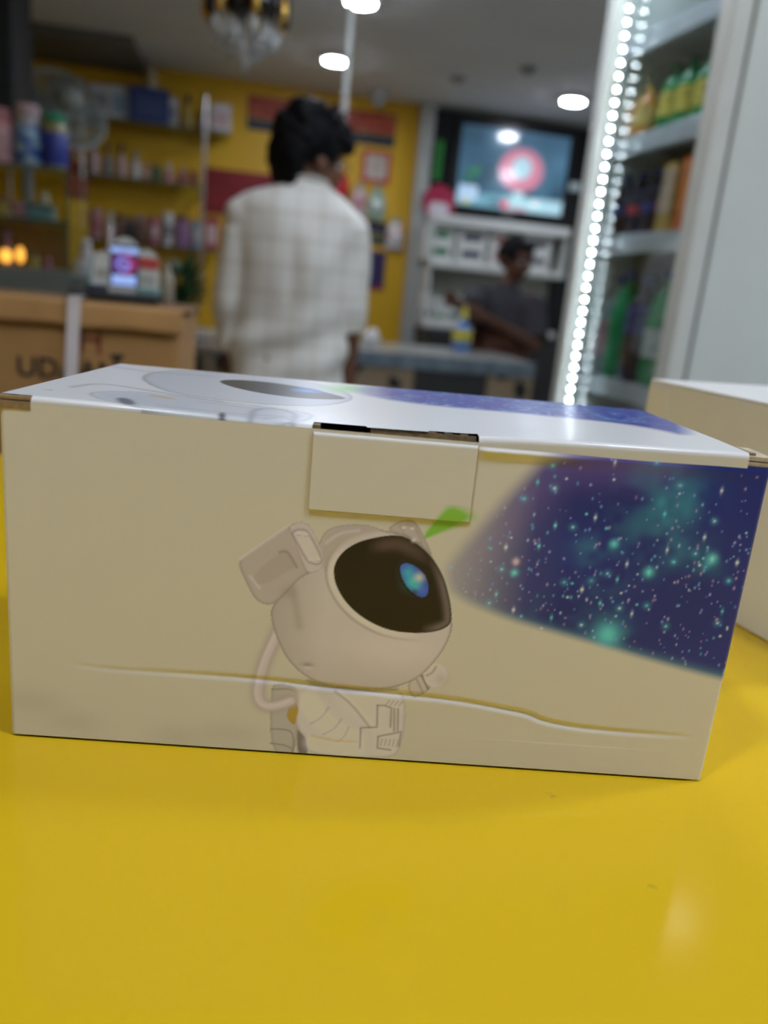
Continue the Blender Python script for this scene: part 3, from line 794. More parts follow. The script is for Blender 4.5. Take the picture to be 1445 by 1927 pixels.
# ------------------------------------------------------------------ payment standees on a black tray on the carton
TZ = CZT+.0072
tr = thing('device_tray', 'flat black tray on the brown carton carrying the payment stands', 'tray', (-.21, 1.565, TZ))
ta, tb_ = at(136, 550, 1.56), at(303, 560, 1.56)
B().box(ta.x+.21, tb_.x+.21, -.05, .05, 0, .012, bev=.004).build('tray', mat('tray_black', (.02, .022, .026), .35), tr)
TZ2 = TZ+.0125
m_sw = mat('standee_white', (.66, .69, .66), .35); m_teal = mat('standee_teal', (.16, .33, .32), .35)
def standee(px0, px1, py0, label, lean, cols, name, foot):
    a, b = at(px0, 550, 1.555), at(px1, 550, 1.555); top = at((px0+px1)/2, py0, 1.555)
    wd, ht = b.x-a.x, top.z-TZ2
    t = thing(name, label, 'stand', ((a.x+b.x)/2, 1.555, TZ2))
    Mt = Matrix.Rotation(-.14, 4, 'X')
    L = Matrix.Identity(4); L[0][2] = lean
    pan = [(-wd/2, .006), (wd/2, .006), (wd/2, ht*.80), (wd/2-.008, ht*.93), (wd/2-.02, ht), (-wd/2+.02, ht), (-wd/2+.008, ht*.93), (-wd/2, ht*.8)]
    B().prism(pan, -.004, .004, L @ Mt).build('panel', m_sw, t)
    B().box(-wd/2-.002, wd/2+.002, -.02, .03, 0, .010, bev=.003).build('base', foot, t)
    for (x0, x1, z0, z1, m_) in cols:
        B().box(x0*wd, x1*wd, -.0062, -.0040, z0*ht, z1*ht, L @ Mt).build('printed_band', m_, t)
    return t, wd, ht, L @ Mt
standee(166, 208, 470, 'white teal-edged payment card stand leaning beside the lit display', .10,
        [(-.50, -.40, .1, .85, m_teal), (-.2, .35, .35, .55, mat('print_grey', (.42, .44, .40), .5)), (-.48, .48, .03, .14, mat('navy_print', (.03, .035, .12), .4))], 'payment_standee', mat('navy_base', (.02, .02, .06), .4))
standee(256, 299, 468, 'white payment card stand with a broad red band across its upper part', -.03,
        [(-.5, .5, .56, .80, mat('red_band', (.52, .06, .045), .4)), (-.32, .35, .22, .44, MATS['print_grey']), (-.48, .48, .03, .13, m_teal)], 'payment_standee', m_teal)
dt, wd, ht, Md = standee(205, 262, 446, 'upright payment display with a lit blue and red picture on its screen', .0, [], 'payment_display', mat('base_white', (.6, .6, .58), .4))
def disp_col(P):
    c = np.tile(np.array([.012, .014, .04]), (len(P), 1))
    x, z = P[:, 0], P[:, 1]
    band = ((z > .80) & (z < .93) & (abs(x) < .44)) | ((z > .10) & (z < .32) & (abs(x) < .40))
    c[band] = [.30, .44, .85]
    r = np.hypot((x+.02)*.62, z-.57); k = r < .26
    c[k] = np.stack([.10+.35*np.clip(x[k]+.2, 0, 1), np.full(k.sum(), .03), .16-.1*np.clip(x[k], 0, 1)], 1)
    k = (r < .15) & (r > .09) & ~((x > 0) & (z > .57) & (z < .66)) | ((abs(z-.56) < .025) & (x > -.02) & (x < .2)); c[k] = [.20, .26, .75]
    return c
sc_m = vcol_mat('lit_display', .3, .3, emit=.75)
Mn = np.array(Md)
def disp_co(P):
    q = np.stack([P[:, 0]*wd, np.full(len(P), -.0065), (.05+P[:, 1]*.82)*ht, np.ones(len(P))], 1)
    return (q @ Mn.T)[:, :3]
grid_mesh('screen', np.linspace(-.46, .46, 41), np.linspace(0, 1, 81), disp_co, None, disp_col, sc_m, dt)
# small bottle and thin tube beside the display
t = thing('pump_bottle', 'small cream bottle at the right end of the black tray', 'bottle', (at(314, 550, 1.60).x, 1.60, CZT+.007))
B().lathe([(.010, 0), (.013, .004), (.013, .042), (.010, .052), (.006, .056)], seg=14).build('body', mat('cream_plastic', (.36, .32, .24), .4), t, True)
B().lathe([(.006, .056), (.006, .066), (.003, .070)], seg=10).build('cap', MATS['cream_plastic'], t, True)
t = thing('pen_tube', 'thin white tube standing behind the lit payment display', 'tube', (at(207, 445, 1.60).x, 1.60, CZT+.007))
B().lathe([(.006, 0), (.006, .004), (.0045, .006), (.0045, .115)], seg=12).build('tube', mat('pinkish_white', (.66, .58, .60), .4), t)
B().lathe([(.0048, .115), (.0048, .121), (.002, .124)], seg=12).build('cap', MATS['pinkish_white'], t)

# ------------------------------------------------------------------ drinks cooler
ck = thing('drinks_cooler', 'tall white glass-door drinks cooler with a bright light strip at the right', 'cooler', (.946, 1.65, 0), math.radians(3))
m_cb = mat('cooler_white', (.76, .82, .77), .35, var=.03, scale=5)
m_fr = mat('door_frame_white', (.74, .77, .72), .3, var=.03)
m_in = mat('cooler_inside', (.66, .75, .82), .4, var=.03)
m_gk = mat('gasket_grey', (.10, .10, .095), .6)
Y0, Y1, ZB, ZT = -.035, .525, .0, 2.08
B().box(.006, .60, Y0, Y0+.03, ZB, ZT, bev=.004).build('side_panel', m_cb, ck)
B().box(.006, .60, Y1-.03, Y1, ZB, ZT, bev=.004).build('side_panel', m_cb, ck)
B().box(.57, .60, Y0+.03, Y1-.03, ZB, ZT).build('back_panel', m_in, ck)
B().box(.006, .57, Y0+.03, Y1-.03, ZT-.10, ZT).build('top_panel', m_in, ck)
B().box(.006, .57, Y0+.03, Y1-.03, .06, .16).build('base_panel', m_in, ck)
gk = B()
gk.box(-.001, .006, Y0+.003, Y0+.022, .10, ZT-.02); gk.box(-.001, .006, Y1-.022, Y1-.003, .10, ZT-.02)
gk.box(-.001, .006, Y0+.022, Y1-.022, ZT-.04, ZT-.02); gk.box(-.001, .006, Y0+.022, Y1-.022, .10, .12)
gk.build('gasket', m_gk, ck)
dr = bpy.data.objects.new('door', None); C.objects.link(dr); dr.parent = ck
fb = B()
fb.box(-.045, -.001, Y0, Y0+.05, .10, ZT-.01, bev=.004); fb.box(-.045, -.001, Y1-.04, Y1, .10, ZT-.01, bev=.004)
fb.box(-.045, -.001, Y0+.05, Y1-.04, ZT-.06, ZT-.01, bev=.003); fb.box(-.045, -.001, Y0+.05, Y1-.04, .10, .17, bev=.003)
fb.build('door_frame', m_fr, dr)
B().box(-.0165, -.0125, Y0+.048, Y1-.038, .165, ZT-.055).build('door_glass', glass_mat('cooler_glass', (.93, .96, .97)), dr)
ls = B().box(-.0315, -.0285, .4275, .4325, .18, ZT-.07).build('light_strip', mat('strip_backing', (.25, .27, .28), .5), dr)
lm = mat('led_bead', (.9, .97, 1.), .4, emit=LED, emitcol=(.80, .93, 1.), var=0)
bead = B().lathe([(.0005, -.0025), (.0032, .0), (.0005, .0025)], seg=6, M=Matrix.Rotation(math.pi/2, 4, 'Y')).build('led_bead', lm, ck)
bead.location = (-.0345, .430, .20)
for k in range(1, 90):
    zz = .20+k*.0298
    if zz > ZT-.09: break
    c = bead.copy(); C.objects.link(c); c.location.z = zz
ct_ = B().box(.05, .075, .02, .47, 1.945, 1.965)
ct_.build('fill_lamp', mat('fill_lamp_lit', (.9, .97, 1.), .4, emit=3.5, emitcol=(.84, .95, 1.), var=0), ck)  # unseen glowing bar added to brighten the cooler's inside
SH = [.960, 1.315, 1.550, 1.785, .60, .30]
m_sh = mat('shelf_white_wire', (.70, .73, .74), .35)
for z in SH:
    b = B(); b.box(.0155, .55, Y0+.032, Y1-.032, z-.010, z-.0005); s_ = b.build('shelf', m_sh, ck)
    B().box(.006, .015, Y0+.034, Y1-.034, z-.042, z+.004, bev=.002).build('price_rail', mat('rail_clear_white', (.66, .72, .74), .2), s_)

def pet_bottle(name, label, x, y, z, h, r, body, cap, lab=None, lab_z=(.25, .6), group=None, neck=.30):
    """lathe-turned soft drink bottle, in the cooler's own frame"""
    a = math.radians(3); x -= .040
    t = thing(name, label, 'bottle', (.946+x*math.cos(a)-y*math.sin(a), 1.65+x*math.sin(a)+y*math.cos(a), z+.0005), a, group)
    B().lathe([(r*.75, 0), (r*.96, h*.03), (r, h*.08), (r, h*.30), (r*.95, h*.40), (r, h*.50), (r*.98, h*.60), (r*.80, h*.72), (r*.50, h*.84), (r*.30, h*.90), (r*.30, h*.935)], seg=18).build('body', body, t, True)
    B().lathe([(r*.36, h*.93), (r*.36, h*.99), (r*.30, h)], seg=14).build('cap', cap, t, True)
    if lab is not None:
        B().lathe([(r*.99, h*lab_z[0]), (r*1.02, h*lab_z[0]+.001), (r*1.02, h*lab_z[1]-.001), (r*.99, h*lab_z[1])], seg=18).build('label_wrap', lab, t, True)
    return t
m_grn = mat('green_pet', (.04, .48, .17), .12, trans=.35, ior=1.3); m_drk = mat('dark_cola', (.035, .03, .05), .12)
m_org = mat('orange_juice', (.72, .36, .08), .2); m_clr = mat('clear_pet', (.60, .72, .80), .1, trans=.5, ior=1.3)
k_blue = mat('cap_blue', (.05, .09, .42), .35); k_grn = mat('cap_green', (.02, .22, .08), .35); k_yel = mat('cap_yellow', (.80, .55, .05), .35)
l_yel = mat('label_yellow', (.70, .60, .12), .4, var=.35, scale=60); l_nvy = mat('label_navy', (.03, .05, .22), .4, var=.5, scale=50)
l_pnk = mat('label_pinkblue', (.50, .30, .36), .4, var=.4, scale=40); l_red = mat('label_red', (.5, .05, .08), .4, var=.4, scale=60)
G2 = 'juice bottles on the upper cooler shelf'
pet_bottle('juice_bottle', 'small orange juice bottle with yellow cap nearest the light strip', .095, .462, SH[2], .112, .028, m_org, k_yel, mat('label_peach', (.75, .50, .28), .4, var=.3, scale=70), group=G2)
pet_bottle('juice_bottle', 'small orange juice bottle with yellow cap beside the green bottles', .085, .405, SH[2], .122, .029, m_org, k_yel, mat('label_gold', (.80, .62, .22), .4, var=.3, scale=70), group=G2)
G3 = 'green bottles on the upper cooler shelf'
for k, (x, y) in enumerate(((.11, .335), (.11, .265), (.115, .195))):
    pet_bottle('soda_bottle', 'small green bottle with yellow label on the upper cooler shelf, %s from the light strip' % ('first', 'second', 'third')[k], x, y, SH[2], .160, .031, m_grn, k_grn, l_yel, group=G3)
G4 = 'dark cola bottles on the middle cooler shelf'
for k, (x, y) in enumerate(((.09, .455), (.10, .395), (.10, .325), (.105, .262))):
    pet_bottle('cola_bottle', 'dark bottle with blue cap on the middle cooler shelf, %s from the light strip' % ('first', 'second', 'third', 'fourth')[k], x, y, SH[1], .158, .029, m_drk, k_blue, l_red if k % 2 else l_nvy, (.36, .5), group=G4)
def carton(name, label, x, y, z, h, col1, col2, wd=.058):
    a = math.radians(3); x -= .040
    t = thing(name, label, 'carton', (.946+x*math.cos(a)-y*math.sin(a), 1.65+x*math.sin(a)+y*math.cos(a), z+.0005), a)
    B().box(-.04, .04, -wd/2, wd/2, 0, h, bev=.002).build('body', col1, t)
    B().box(-.0412, -.0395, -wd/2+.004, wd/2-.004, h*.3, h*.96).build('printed_panel', col2, t)
    B().box(-.038, .038, -wd/2+.004, wd/2-.004, h, h+.006).build('top_seal', col1, t)
m_or = mat('carton_orange', (.85, .22, .05), .35, var=.1); m_yb = mat('carton_mustard', (.62, .42, .10), .4, var=.2, scale=30)
carton('drink_carton', 'mustard and white drink carton beside the dark bottles in the cooler', .10, .205, SH[1], .150, m_yb, mat('carton_cream', (.65, .50, .36), .4, var=.2, scale=40))
carton('drink_carton', 'bright orange drink carton nearest the cooler door frame', .105, .135, SH[1], .160, m_or, mat('carton_orange_light', (.90, .32, .10), .35, var=.1))
G5 = 'large bottles on the lower cooler shelf'
for nm, lb, x, y, h, r, bd, cp, lbm, lz in (
    ('water_bottle', 'clear bottle with pink and blue label nearest the light strip on the lower shelf', .115, .457, .262, .036, m_clr, k_blue, l_pnk, (.2, .55)),
    ('soda_bottle', 'tall plain green bottle with blue cap on the lower cooler shelf', .105, .378, .272, .040, m_grn, k_blue, None, None),
    ('cola_bottle', 'tall clear bottle of dark drink with a navy label on the lower cooler shelf', .10, .284, .262, .041, m_drk, k_blue, l_nvy, (.45, .72)),
    ('soda_bottle', 'tall green bottle with a pale label behind the cooler door frame', .105, .190, .275, .042, m_grn, k_blue, mat('label_pale', (.55, .62, .60), .4, var=.3, scale=50), (.25, .5)),
    ('water_bottle', 'clear bottle in the rear row of the lower cooler shelf', .20, .44, .27, .038, m_clr, k_blue, l_nvy, (.2, .5)),
    ('soda_bottle', 'green bottle in the rear row of the lower cooler shelf', .205, .33, .27, .041, m_grn, k_blue, None, None)):
    pet_bottle(nm, lb, x, y, SH[0], h, r, bd, cp, lbm, lz or (.3, .5), group=G5)
for k, (x, y) in enumerate(((.14, .20), (.14, .12))):
    pet_bottle('soda_bottle', 'dark bottle on the topmost cooler shelf, %s from the door frame' % ('second', 'first')[k], x, y, SH[3], .15, .028, (m_drk, mat('amber_pet', (.5, .2, .05), .2))[k], k_blue, l_red)
# ------------------------------------------------------------------ people
m_skin = mat('skin_brown', (.17, .075, .042), .5, var=.08, scale=30)
m_hair = mat('hair_black', (.004, .004, .005), .6, var=.3, scale=120, spec=.15)
def hand(b, o, f, s, n, curl=.5, k=1.):
    """palm and five fingers; o wrist, f towards the fingers, s to the thumb side, n out of the palm"""
    o, f, s, n = Vector(o), Vector(f).normalized(), Vector(s).normalized(), Vector(n).normalized()
    for j in (-1, 0, 1):
        b.capsule(o+s*j*.018*k, o+f*.075*k+s*j*.024*k, .016*k, .0135*k, 10)
    for i, (L, off) in enumerate(((.068, .033), (.078, .012), (.072, -.009), (.056, -.030))):
        p = o+f*.080*k+s*off*k; d = (f*math.cos(curl*.6)+n*math.sin(curl*.6)).normalized()
        p1 = p+d*L*.5*k; d2 = (f*math.cos(curl*1.7)+n*math.sin(curl*1.7)).normalized(); p2 = p1+d2*L*.5*k
        b.capsule(p, p1, .0095*k, .0088*k, 10); b.capsule(p1, p2, .0088*k, .0075*k, 10)
    p = o+f*.022*k+s*.026*k; p1 = p+(f*.7+s*.6+n*.2).normalized()*.04*k; p2 = p1+(f*.9+s*.1+n*.3).normalized()*.03*k
    b.capsule(p, p1, .0125*k, .010*k, 10); b.capsule(p1, p2, .010*k, .0085*k, 10)
def head(b, c, M, k=1.):
    """skull, jaw, brow, nose, lips, ears; the face looks along +y of M"""
    L = Matrix.Translation(c) @ M @ Matrix.Scale(k, 4)
    b.ball((0, -.012, .030), (.074, .094, .088), M=L); b.ball((0, .028, -.045), (.060, .066, .072), M=L)
    b.ball((0, .062, -.098), (.026, .024, .020), M=L); b.ball((0, .072, .012), (.052, .022, .018), M=L)
    b.tube([(0, .086, .008), (0, .100, -.020), (0, .108, -.040), (0, .098, -.048)], [.008, .010, .014, .010], 10, M=L)
    b.ball((0, .088, -.070), (.024, .012, .007), M=L); b.ball((0, .086, -.082), (.021, .012, .008), M=L)
    for s_ in (-1, 1):
        b.ball((s_*.076, -.004, -.020), (.011, .021, .030), M=L); b.ball((s_*.040, .062, -.035), (.022, .024, .020), M=L)
def eyes(parent, c, M, k, lidm):
    L = Matrix.Translation(c) @ M @ Matrix.Scale(k, 4)
    for s_ in (-1, 1):
        e = B().ball((s_*.031, .079, -.006), (.0135, .010, .0085), M=L).build('eye', mat('eye_white', (.6, .58, .55), .2), parent, True)
        B().ball((s_*.031, .0885, -.006), (.0055, .003, .006), M=L).build('iris', mat('iris_dark', (.02, .012, .01), .2), e, True)
        B().tube([(s_*.014, .092, .016), (s_*.031, .093, .022), (s_*.050, .080, .017)], .004, 8, M=L).build('eyebrow', m_hair, parent, True)
def tufts(seed, amp):
    ph = np.random.RandomState(seed).rand(9)*6.28
    def fn(co, no):
        d = np.sin(co[:, 0]*95+ph[0]+2*np.sin(co[:, 2]*60+ph[1]))*np.sin(co[:, 2]*80+ph[2])+.6*np.sin(co[:, 1]*150+ph[3]+co[:, 2]*70)
        return co+no*(d*amp)[:, None]
    return fn

# --- man in the pale checked shirt, seen from behind
MX, MY = .158, 2.66
man = thing('person', 'person seen from behind in an off-white checked shirt, head turned right', 'person', (MX, MY, 0), -math.radians(4))
b = B()
hM = Matrix.Rotation(-math.radians(62), 4, 'Z') @ Matrix.Rotation(math.radians(-6), 4, 'X')
hc = (.032, .02, 1.500)
head(b, hc, hM, 1.0)
b.capsule((.010, .0, 1.36), (.028, .012, 1.44), .056, .052)
b.loft([(0, 0, .80, .145, .088), (0, 0, .92, .145, .088), (0, 0, 1.05, .148, .088), (0, 0, 1.20, .165, .100), (0, 0, 1.27, .155, .085), (0, 0, 1.34, .08, .055)])
b.ball((0, 0, .86), (.150, .095, .11))
arms = {}
for s_, el, wr, hd_ in ((-1, (-.196, .0, 1.065), (-.190, .055, .82), (.05, .35, -1)), (1, (.182, -.01, 1.065), (.196, .045, .82), (.0, .3, -1))):
    sh = (s_*.145, 0, 1.292)
    b.capsule(sh, el, .052, .041); b.capsule(el, wr, .041, .028)
    hand(b, wr, hd_, (0, 1, .3), (-s_, 0, 0), .45, .95); arms[s_] = (sh, el, wr)
    b.capsule((s_*.085, 0, .84), (s_*.09, .005, .47), .082, .056); b.capsule((s_*.09, .005, .47), (s_*.09, -.015, .09), .055, .038)
    b.capsule((s_*.09, -.03, .045), (s_*.10, .13, .035), .042, .034)
remeshed(b, 'body', m_skin, .0065, man, 5)
eyes(man, hc, hM, 1.0, m_skin)
L = Matrix.Translation(hc) @ hM
h_ = B()
h_.ball((0, -.026, .050), (.104, .120, .094), M=L); h_.ball((0, -.085, -.005), (.090, .056, .090), M=L)
h_.ball((0, .055, .088), (.080, .062, .045), M=L); h_.ball((0, .105, .062), (.050, .034, .028), M=L)
h_.ball((.03, -.06, .105), (.06, .06, .05), M=L); h_.ball((-.05, .0, .09), (.055, .07, .055), M=L)
for s_ in (-1, 1): h_.ball((s_*.074, .012, .020), (.018, .034, .045), M=L)
h_.ball((0, -.078, -.072), (.066, .036, .056), M=L)
rs = random.Random(5)
for k in range(26):
    a = rs.uniform(0, 6.28); e = rs.uniform(.1, 1.2)
    d = Vector((math.cos(a)*math.cos(e), math.sin(a)*math.cos(e), math.sin(e)))
    p = Vector((d.x*.092, -.02+d.y*.108, .06+d.z*.088))
    h_.capsule(p, p+d*.022+Vector((rs.uniform(-.015, .015), rs.uniform(-.005, .02), rs.uniform(-.01, .01))), .016, .005, 8, M=L)
remeshed(h_, 'hair', m_hair, .006, man, 2, tufts(2, .0035))
g_ = B()
for s_ in (-1, 1):
    pts = [(s_*.034+.024*math.cos(t), .104, -.008+.018*math.sin(t)) for t in np.linspace(0, 6.283, 17)]
    g_.tube(pts, .0022, 6, M=L); g_.tube([(s_*.058, .103, -.004), (s_*.072, .05, -.002), (s_*.080, -.005, -.004)], .002, 6, M=L)
g_.tube([(-.010, .105, -.004), (0, .109, -.002), (.010, .105, -.004)], .002, 6, M=L)
g_.build('glasses', mat('spectacle_metal', (.35, .33, .30), .25, metal=.8), man, True)
def check_material():
    m = bpy.data.materials.new('checked_cotton'); m.use_nodes = True
    nt = m.node_tree; bs = nt.nodes['Principled BSDF']; bs.inputs['Roughness'].default_value = .85; bs.inputs['Specular IOR Level'].default_value = .2
    tc = nt.nodes.new('ShaderNodeTexCoord'); sp = nt.nodes.new('ShaderNodeSeparateXYZ'); nt.links.new(tc.outputs['Object'], sp.inputs[0])
    facs = []
    for ax, per in ((0, .074), (2, .078)):
        d = nt.nodes.new('ShaderNodeMath'); d.operation = 'DIVIDE'; d.inputs[1].default_value = per; nt.links.new(sp.outputs[ax], d.inputs[0])
        fr = nt.nodes.new('ShaderNodeMath'); fr.operation = 'PINGPONG'; fr.inputs[1].default_value = .5; nt.links.new(d.outputs[0], fr.inputs[0])
        mr = nt.nodes.new('ShaderNodeMapRange'); mr.inputs[1].default_value = .04; mr.inputs[2].default_value = .16; mr.inputs[3].default_value = .30; mr.inputs[4].default_value = 0
        nt.links.new(fr.outputs[0], mr.inputs[0]); facs.append(mr)
    ad = nt.nodes.new('ShaderNodeMath'); ad.operation = 'ADD'; nt.links.new(facs[0].outputs[0], ad.inputs[0]); nt.links.new(facs[1].outputs[0], ad.inputs[1])
    mx = nt.nodes.new('ShaderNodeMixRGB'); mx.inputs[1].default_value = (.86, .85, .80, 1); mx.inputs[2].default_value = (.60, .55, .46, 1)
    nt.links.new(ad.outputs[0], mx.inputs[0]); nt.links.new(mx.outputs[0], bs.inputs['Base Color'])
    return m
def folds(seed, amp):
    ph = np.random.RandomState(seed).rand(8)*6.28
    def fn(co, no):
        x, y, z = co[:, 0], co[:, 1], co[:, 2]
        d = np.sin(26*x+9*z+ph[0]+1.2*np.sin(11*z+ph[1]))*.7+np.sin(17*z-21*np.abs(x)+ph[2])*.6+.5*np.sin(44*x-25*z+ph[3])*np.sin(13*z+ph[4])
        d += 1.4*np.sin(40*z-18*x+ph[5])*np.exp(-((z-.93)/.09)**2)
        back = -1.6*np.exp(-(x/.03)**2)*np.exp(-((z-1.1)/.13)**2)*(y < 0)
        return co+no*((d+back)*amp)[:, None]
    return fn
s_b = B()
s_b.loft([(0, 0, .74, .190, .130), (0, 0, .80, .190, .130), (0, 0, .92, .182, .125), (0, 0, 1.06, .186, .124), (0, -.004, 1.20, .190, .122), (-.002, -.006, 1.28, .198, .114), (-.006, -.006, 1.335, .194, .104),
          (-.010, -.004, 1.368, .172, .092), (-.004, 0, 1.390, .136, .082), (.006, 0, 1.410, .096, .074), (.014, .002, 1.426, .070, .064), (.016, .004, 1.436, .063, .060)])
s_b.ball((-.168, 0, 1.312), (.058, .066, .052)); s_b.ball((.160, 0, 1.290), (.058, .066, .054))
for s_, fr_l in ((-1, .62), (1, .30)):
    sh, el, wr = [Vector(q) for q in arms[s_]]
    cuff = el+(wr-el)*fr_l
    s_b.tube([Vector((s_*.164, 0, 1.305)), Vector((s_*.171, 0, 1.25)), Vector((s_*.185, -.002, 1.16)), el, el+(cuff-el)*.5, cuff], [.050, .061, .060, .056, .053, .055], 18)
remeshed(s_b, 'shirt', check_material(), .008, man, 9, folds(3, .0075))
cl_ = B()
cl_.tube([(.016+.064*math.cos(a), .004+.062*math.sin(a), 1.424-.010*math.sin(a)) for a in np.linspace(0, 2*math.pi, 25)], .013, 10, flat=.45)
cl_.build('collar', mat('collar_cotton', (.80, .79, .74), .85, spec=.2), man, True)
t_b = B()
t_b.loft([(0, 0, .60, .17, .12), (0, 0, .75, .172, .122), (0, 0, .90, .165, .115)])
for s_ in (-1, 1): t_b.tube([(s_*.085, 0, .80), (s_*.09, 0, .5), (s_*.09, -.01, .10)], [.092, .078, .066], 18)
remeshed(t_b, 'trousers', mat('dark_denim', (.03, .035, .05), .8), .01, man, 4)
for s_ in (-1, 1):
    B().loft([(s_*.095, .05, 0, .050, .135), (s_*.095, .05, .02, .052, .138), (s_*.094, .045, .05, .048, .125), (s_*.09, 0, .085, .045, .07)]).build('shoe', mat('shoe_black', (.02, .02, .02), .4), man, True)

# --- woman behind the far counter
WX, WY = 1.475, 4.58
wo = thing('person', 'person with tied-back dark hair in a dark grey loose top behind the glass counter', 'person', (WX, WY, 0), math.pi)
# local frame: x to her right hand side mirrored by the turn, y towards the camera
def wl(px, py, Y):
    p = at(px, py, Y); return Vector((WX-p.x, WY-p.y, p.z))
hM2 = Matrix.Rotation(math.radians(24), 4, 'Z') @ Matrix.Rotation(math.radians(-14), 4, 'X')
hc2 = wl(973, 487, WY-.02); hc2 = Vector((hc2.x, .02, hc2.z))
b = B(); head(b, hc2, hM2, .98)
nb = Vector((.0, -.005, 1.19))
b.capsule(nb, hc2+Vector((0, -.02, -.06)), .052, .048)
b.loft([(0, 0, .70, .17, .12), (0, 0, .85, .155, .11), (0, 0, 1.0, .15, .105), (0, 0, 1.12, .165, .10), (0, 0, 1.18, .12, .075), (0, 0, 1.21, .06, .05)])
sR, sL = Vector((.165, 0, 1.145)), Vector((-.165, 0, 1.145))
eR, wR = wl(890, 590, 4.36), wl(862, 572, 4.20)
eL, wL = wl(1006, 650, 4.44), wl(912, 597, 4.24)
b.capsule(sR, eR, .050, .038); b.capsule(eR, wR, .038, .026); b.capsule(sL, eL, .050, .040); b.capsule(eL, wL, .040, .027)
hand(b, wR, Vector((.8, .3, .25)), (0, .2, 1), (-.2, .9, -.2), .8, .9)
hand(b, wL, Vector((.8, .2, .15)), (0, .2, 1), (0, -.9, -.3), .8, .9)
for s_ in (-1, 1):
    b.capsule((s_*.085, 0, .74), (s_*.085, 0, .42), .085, .055); b.capsule((s_*.085, 0, .42), (s_*.085, -.01, .08), .052, .036)
    b.capsule((s_*.085, -.02, .04), (s_*.09, .11, .032), .038, .030)
remeshed(b, 'body', mat('skin_deep_brown', (.115, .048, .028), .5, var=.08, scale=30), .0065, wo, 5)
eyes(wo, hc2, hM2, .98, m_skin)
L = Matrix.Translation(hc2) @ hM2
h_ = B()
h_.ball((0, -.028, .045), (.084, .098, .084), M=L); h_.ball((0, -.070, -.01), (.070, .048, .070), M=L)
h_.ball((0, -.125, .01), (.045, .040, .042), M=L); h_.ball((0, .045, .080), (.066, .040, .030), M=L)
for s_ in (-1, 1): h_.ball((s_*.066, .012, .030), (.018, .040, .045), M=L)
remeshed(h_, 'hair', m_hair, .006, wo, 3, tufts(4, .0015))
k_ = B()
k_.loft([(0, 0, .965, .225, .150), (0, 0, .99, .225, .15), (0, 0, 1.06, .215, .142), (0, 0, 1.12, .205, .13), (0, -.005, 1.165, .165, .10), (0, -.005, 1.20, .095, .075), (0, -.002, 1.225, .066, .06)])
for sh, el in ((sR, eR), (sL, eL)):
    k_.tube([sh+Vector((0, 0, .015)), sh, sh+(el-sh)*.5, sh+(el-sh)*.92], [.06, .078, .080, .086], 18)
remeshed(k_, 'top', mat('charcoal_cotton', (.040, .037, .045), .85, var=.12, scale=15), .009, wo, 4, folds(8, .004))
q_ = B().loft([(0, 0, .10, .26, .20), (0, 0, .45, .23, .17), (0, 0, .80, .19, .14), (0, 0, .97, .17, .12)])
remeshed(q_, 'skirt', mat('brown_cotton', (.14, .055, .032), .85, var=.15, scale=12), .012, wo, 4, folds(12, .005))
# ------------------------------------------------------------------ far display counter with glass edge
m_gl = glass_mat('shelf_glass', (.80, .90, .87), .9)
m_edge = mat('glass_edge_blue', (.16, .21, .25), .15, var=.35, scale=18)
m_met = mat('brushed_metal', (.50, .50, .49), .3, metal=.9)
KX0, KX1, KY0, KY1, KZ = -.40, 1.36, 3.62, 4.30, .86
fc = thing('display_counter', 'far display counter with glass top edge and tan and black panel front', 'counter', (0, 0, 0))
B().box(KX0, KX1, KY0, KY1, KZ-.02, KZ, bev=.002).build('countertop', mat('counter_grey', (.30, .30, .28), .25, var=.1, scale=6), fc)
B().box(KX0, KX1, KY0-.006, KY0-.0005, KZ-.066, KZ-.001).build('glass_rail', m_edge, fc)
def blotch():
    m = bpy.data.materials.new('tan_black_blotches'); m.use_nodes = True; nt = m.node_tree; bs = nt.nodes['Principled BSDF']
    tc = nt.nodes.new('ShaderNodeTexCoord'); v = nt.nodes.new('ShaderNodeTexVoronoi'); v.inputs['Scale'].default_value = 9.5
    n = nt.nodes.new('ShaderNodeTexNoise'); n.inputs['Scale'].default_value = 14
    mx0 = nt.nodes.new('ShaderNodeMixRGB'); mx0.inputs[0].default_value = .12
    nt.links.new(tc.outputs['Object'], n.inputs['Vector']); nt.links.new(tc.outputs['Object'], mx0.inputs[1]); nt.links.new(n.outputs['Color'], mx0.inputs[2])
    nt.links.new(mx0.outputs[0], v.inputs['Vector'])
    r = nt.nodes.new('ShaderNodeValToRGB'); r.color_ramp.elements[0].position = .33; r.color_ramp.elements[1].position = .40
    r.color_ramp.elements[0].color = (.012, .012, .014, 1); r.color_ramp.elements[1].color = (.32, .24, .15, 1)
    nt.links.new(v.outputs['Distance'], r.inputs[0]); nt.links.new(r.outputs[0], bs.inputs['Base Color']); bs.inputs['Roughness'].default_value = .4
    return m
m_blot = blotch(); m_dkp = mat('charcoal_panel', (.035, .037, .040), .4)
xa = [KX0, -.20, .10, .47, .785, 1.135, KX1]
for k in range(6):
    B().box(xa[k]+.003, xa[k+1]-.003, KY0+.004, KY0+.02, .02, KZ-.068).build('front_panel', m_dkp if k in (0, 2, 4) else m_blot, fc)
B().box(KX0+.01, KX0+.03, KY0+.02, KY1-.01, 0, KZ-.02).build('side_panel', m_dkp, fc)
B().box(KX1-.03, KX1-.01, KY0+.02, KY1-.01, 0, KZ-.02).build('side_panel', m_dkp, fc)
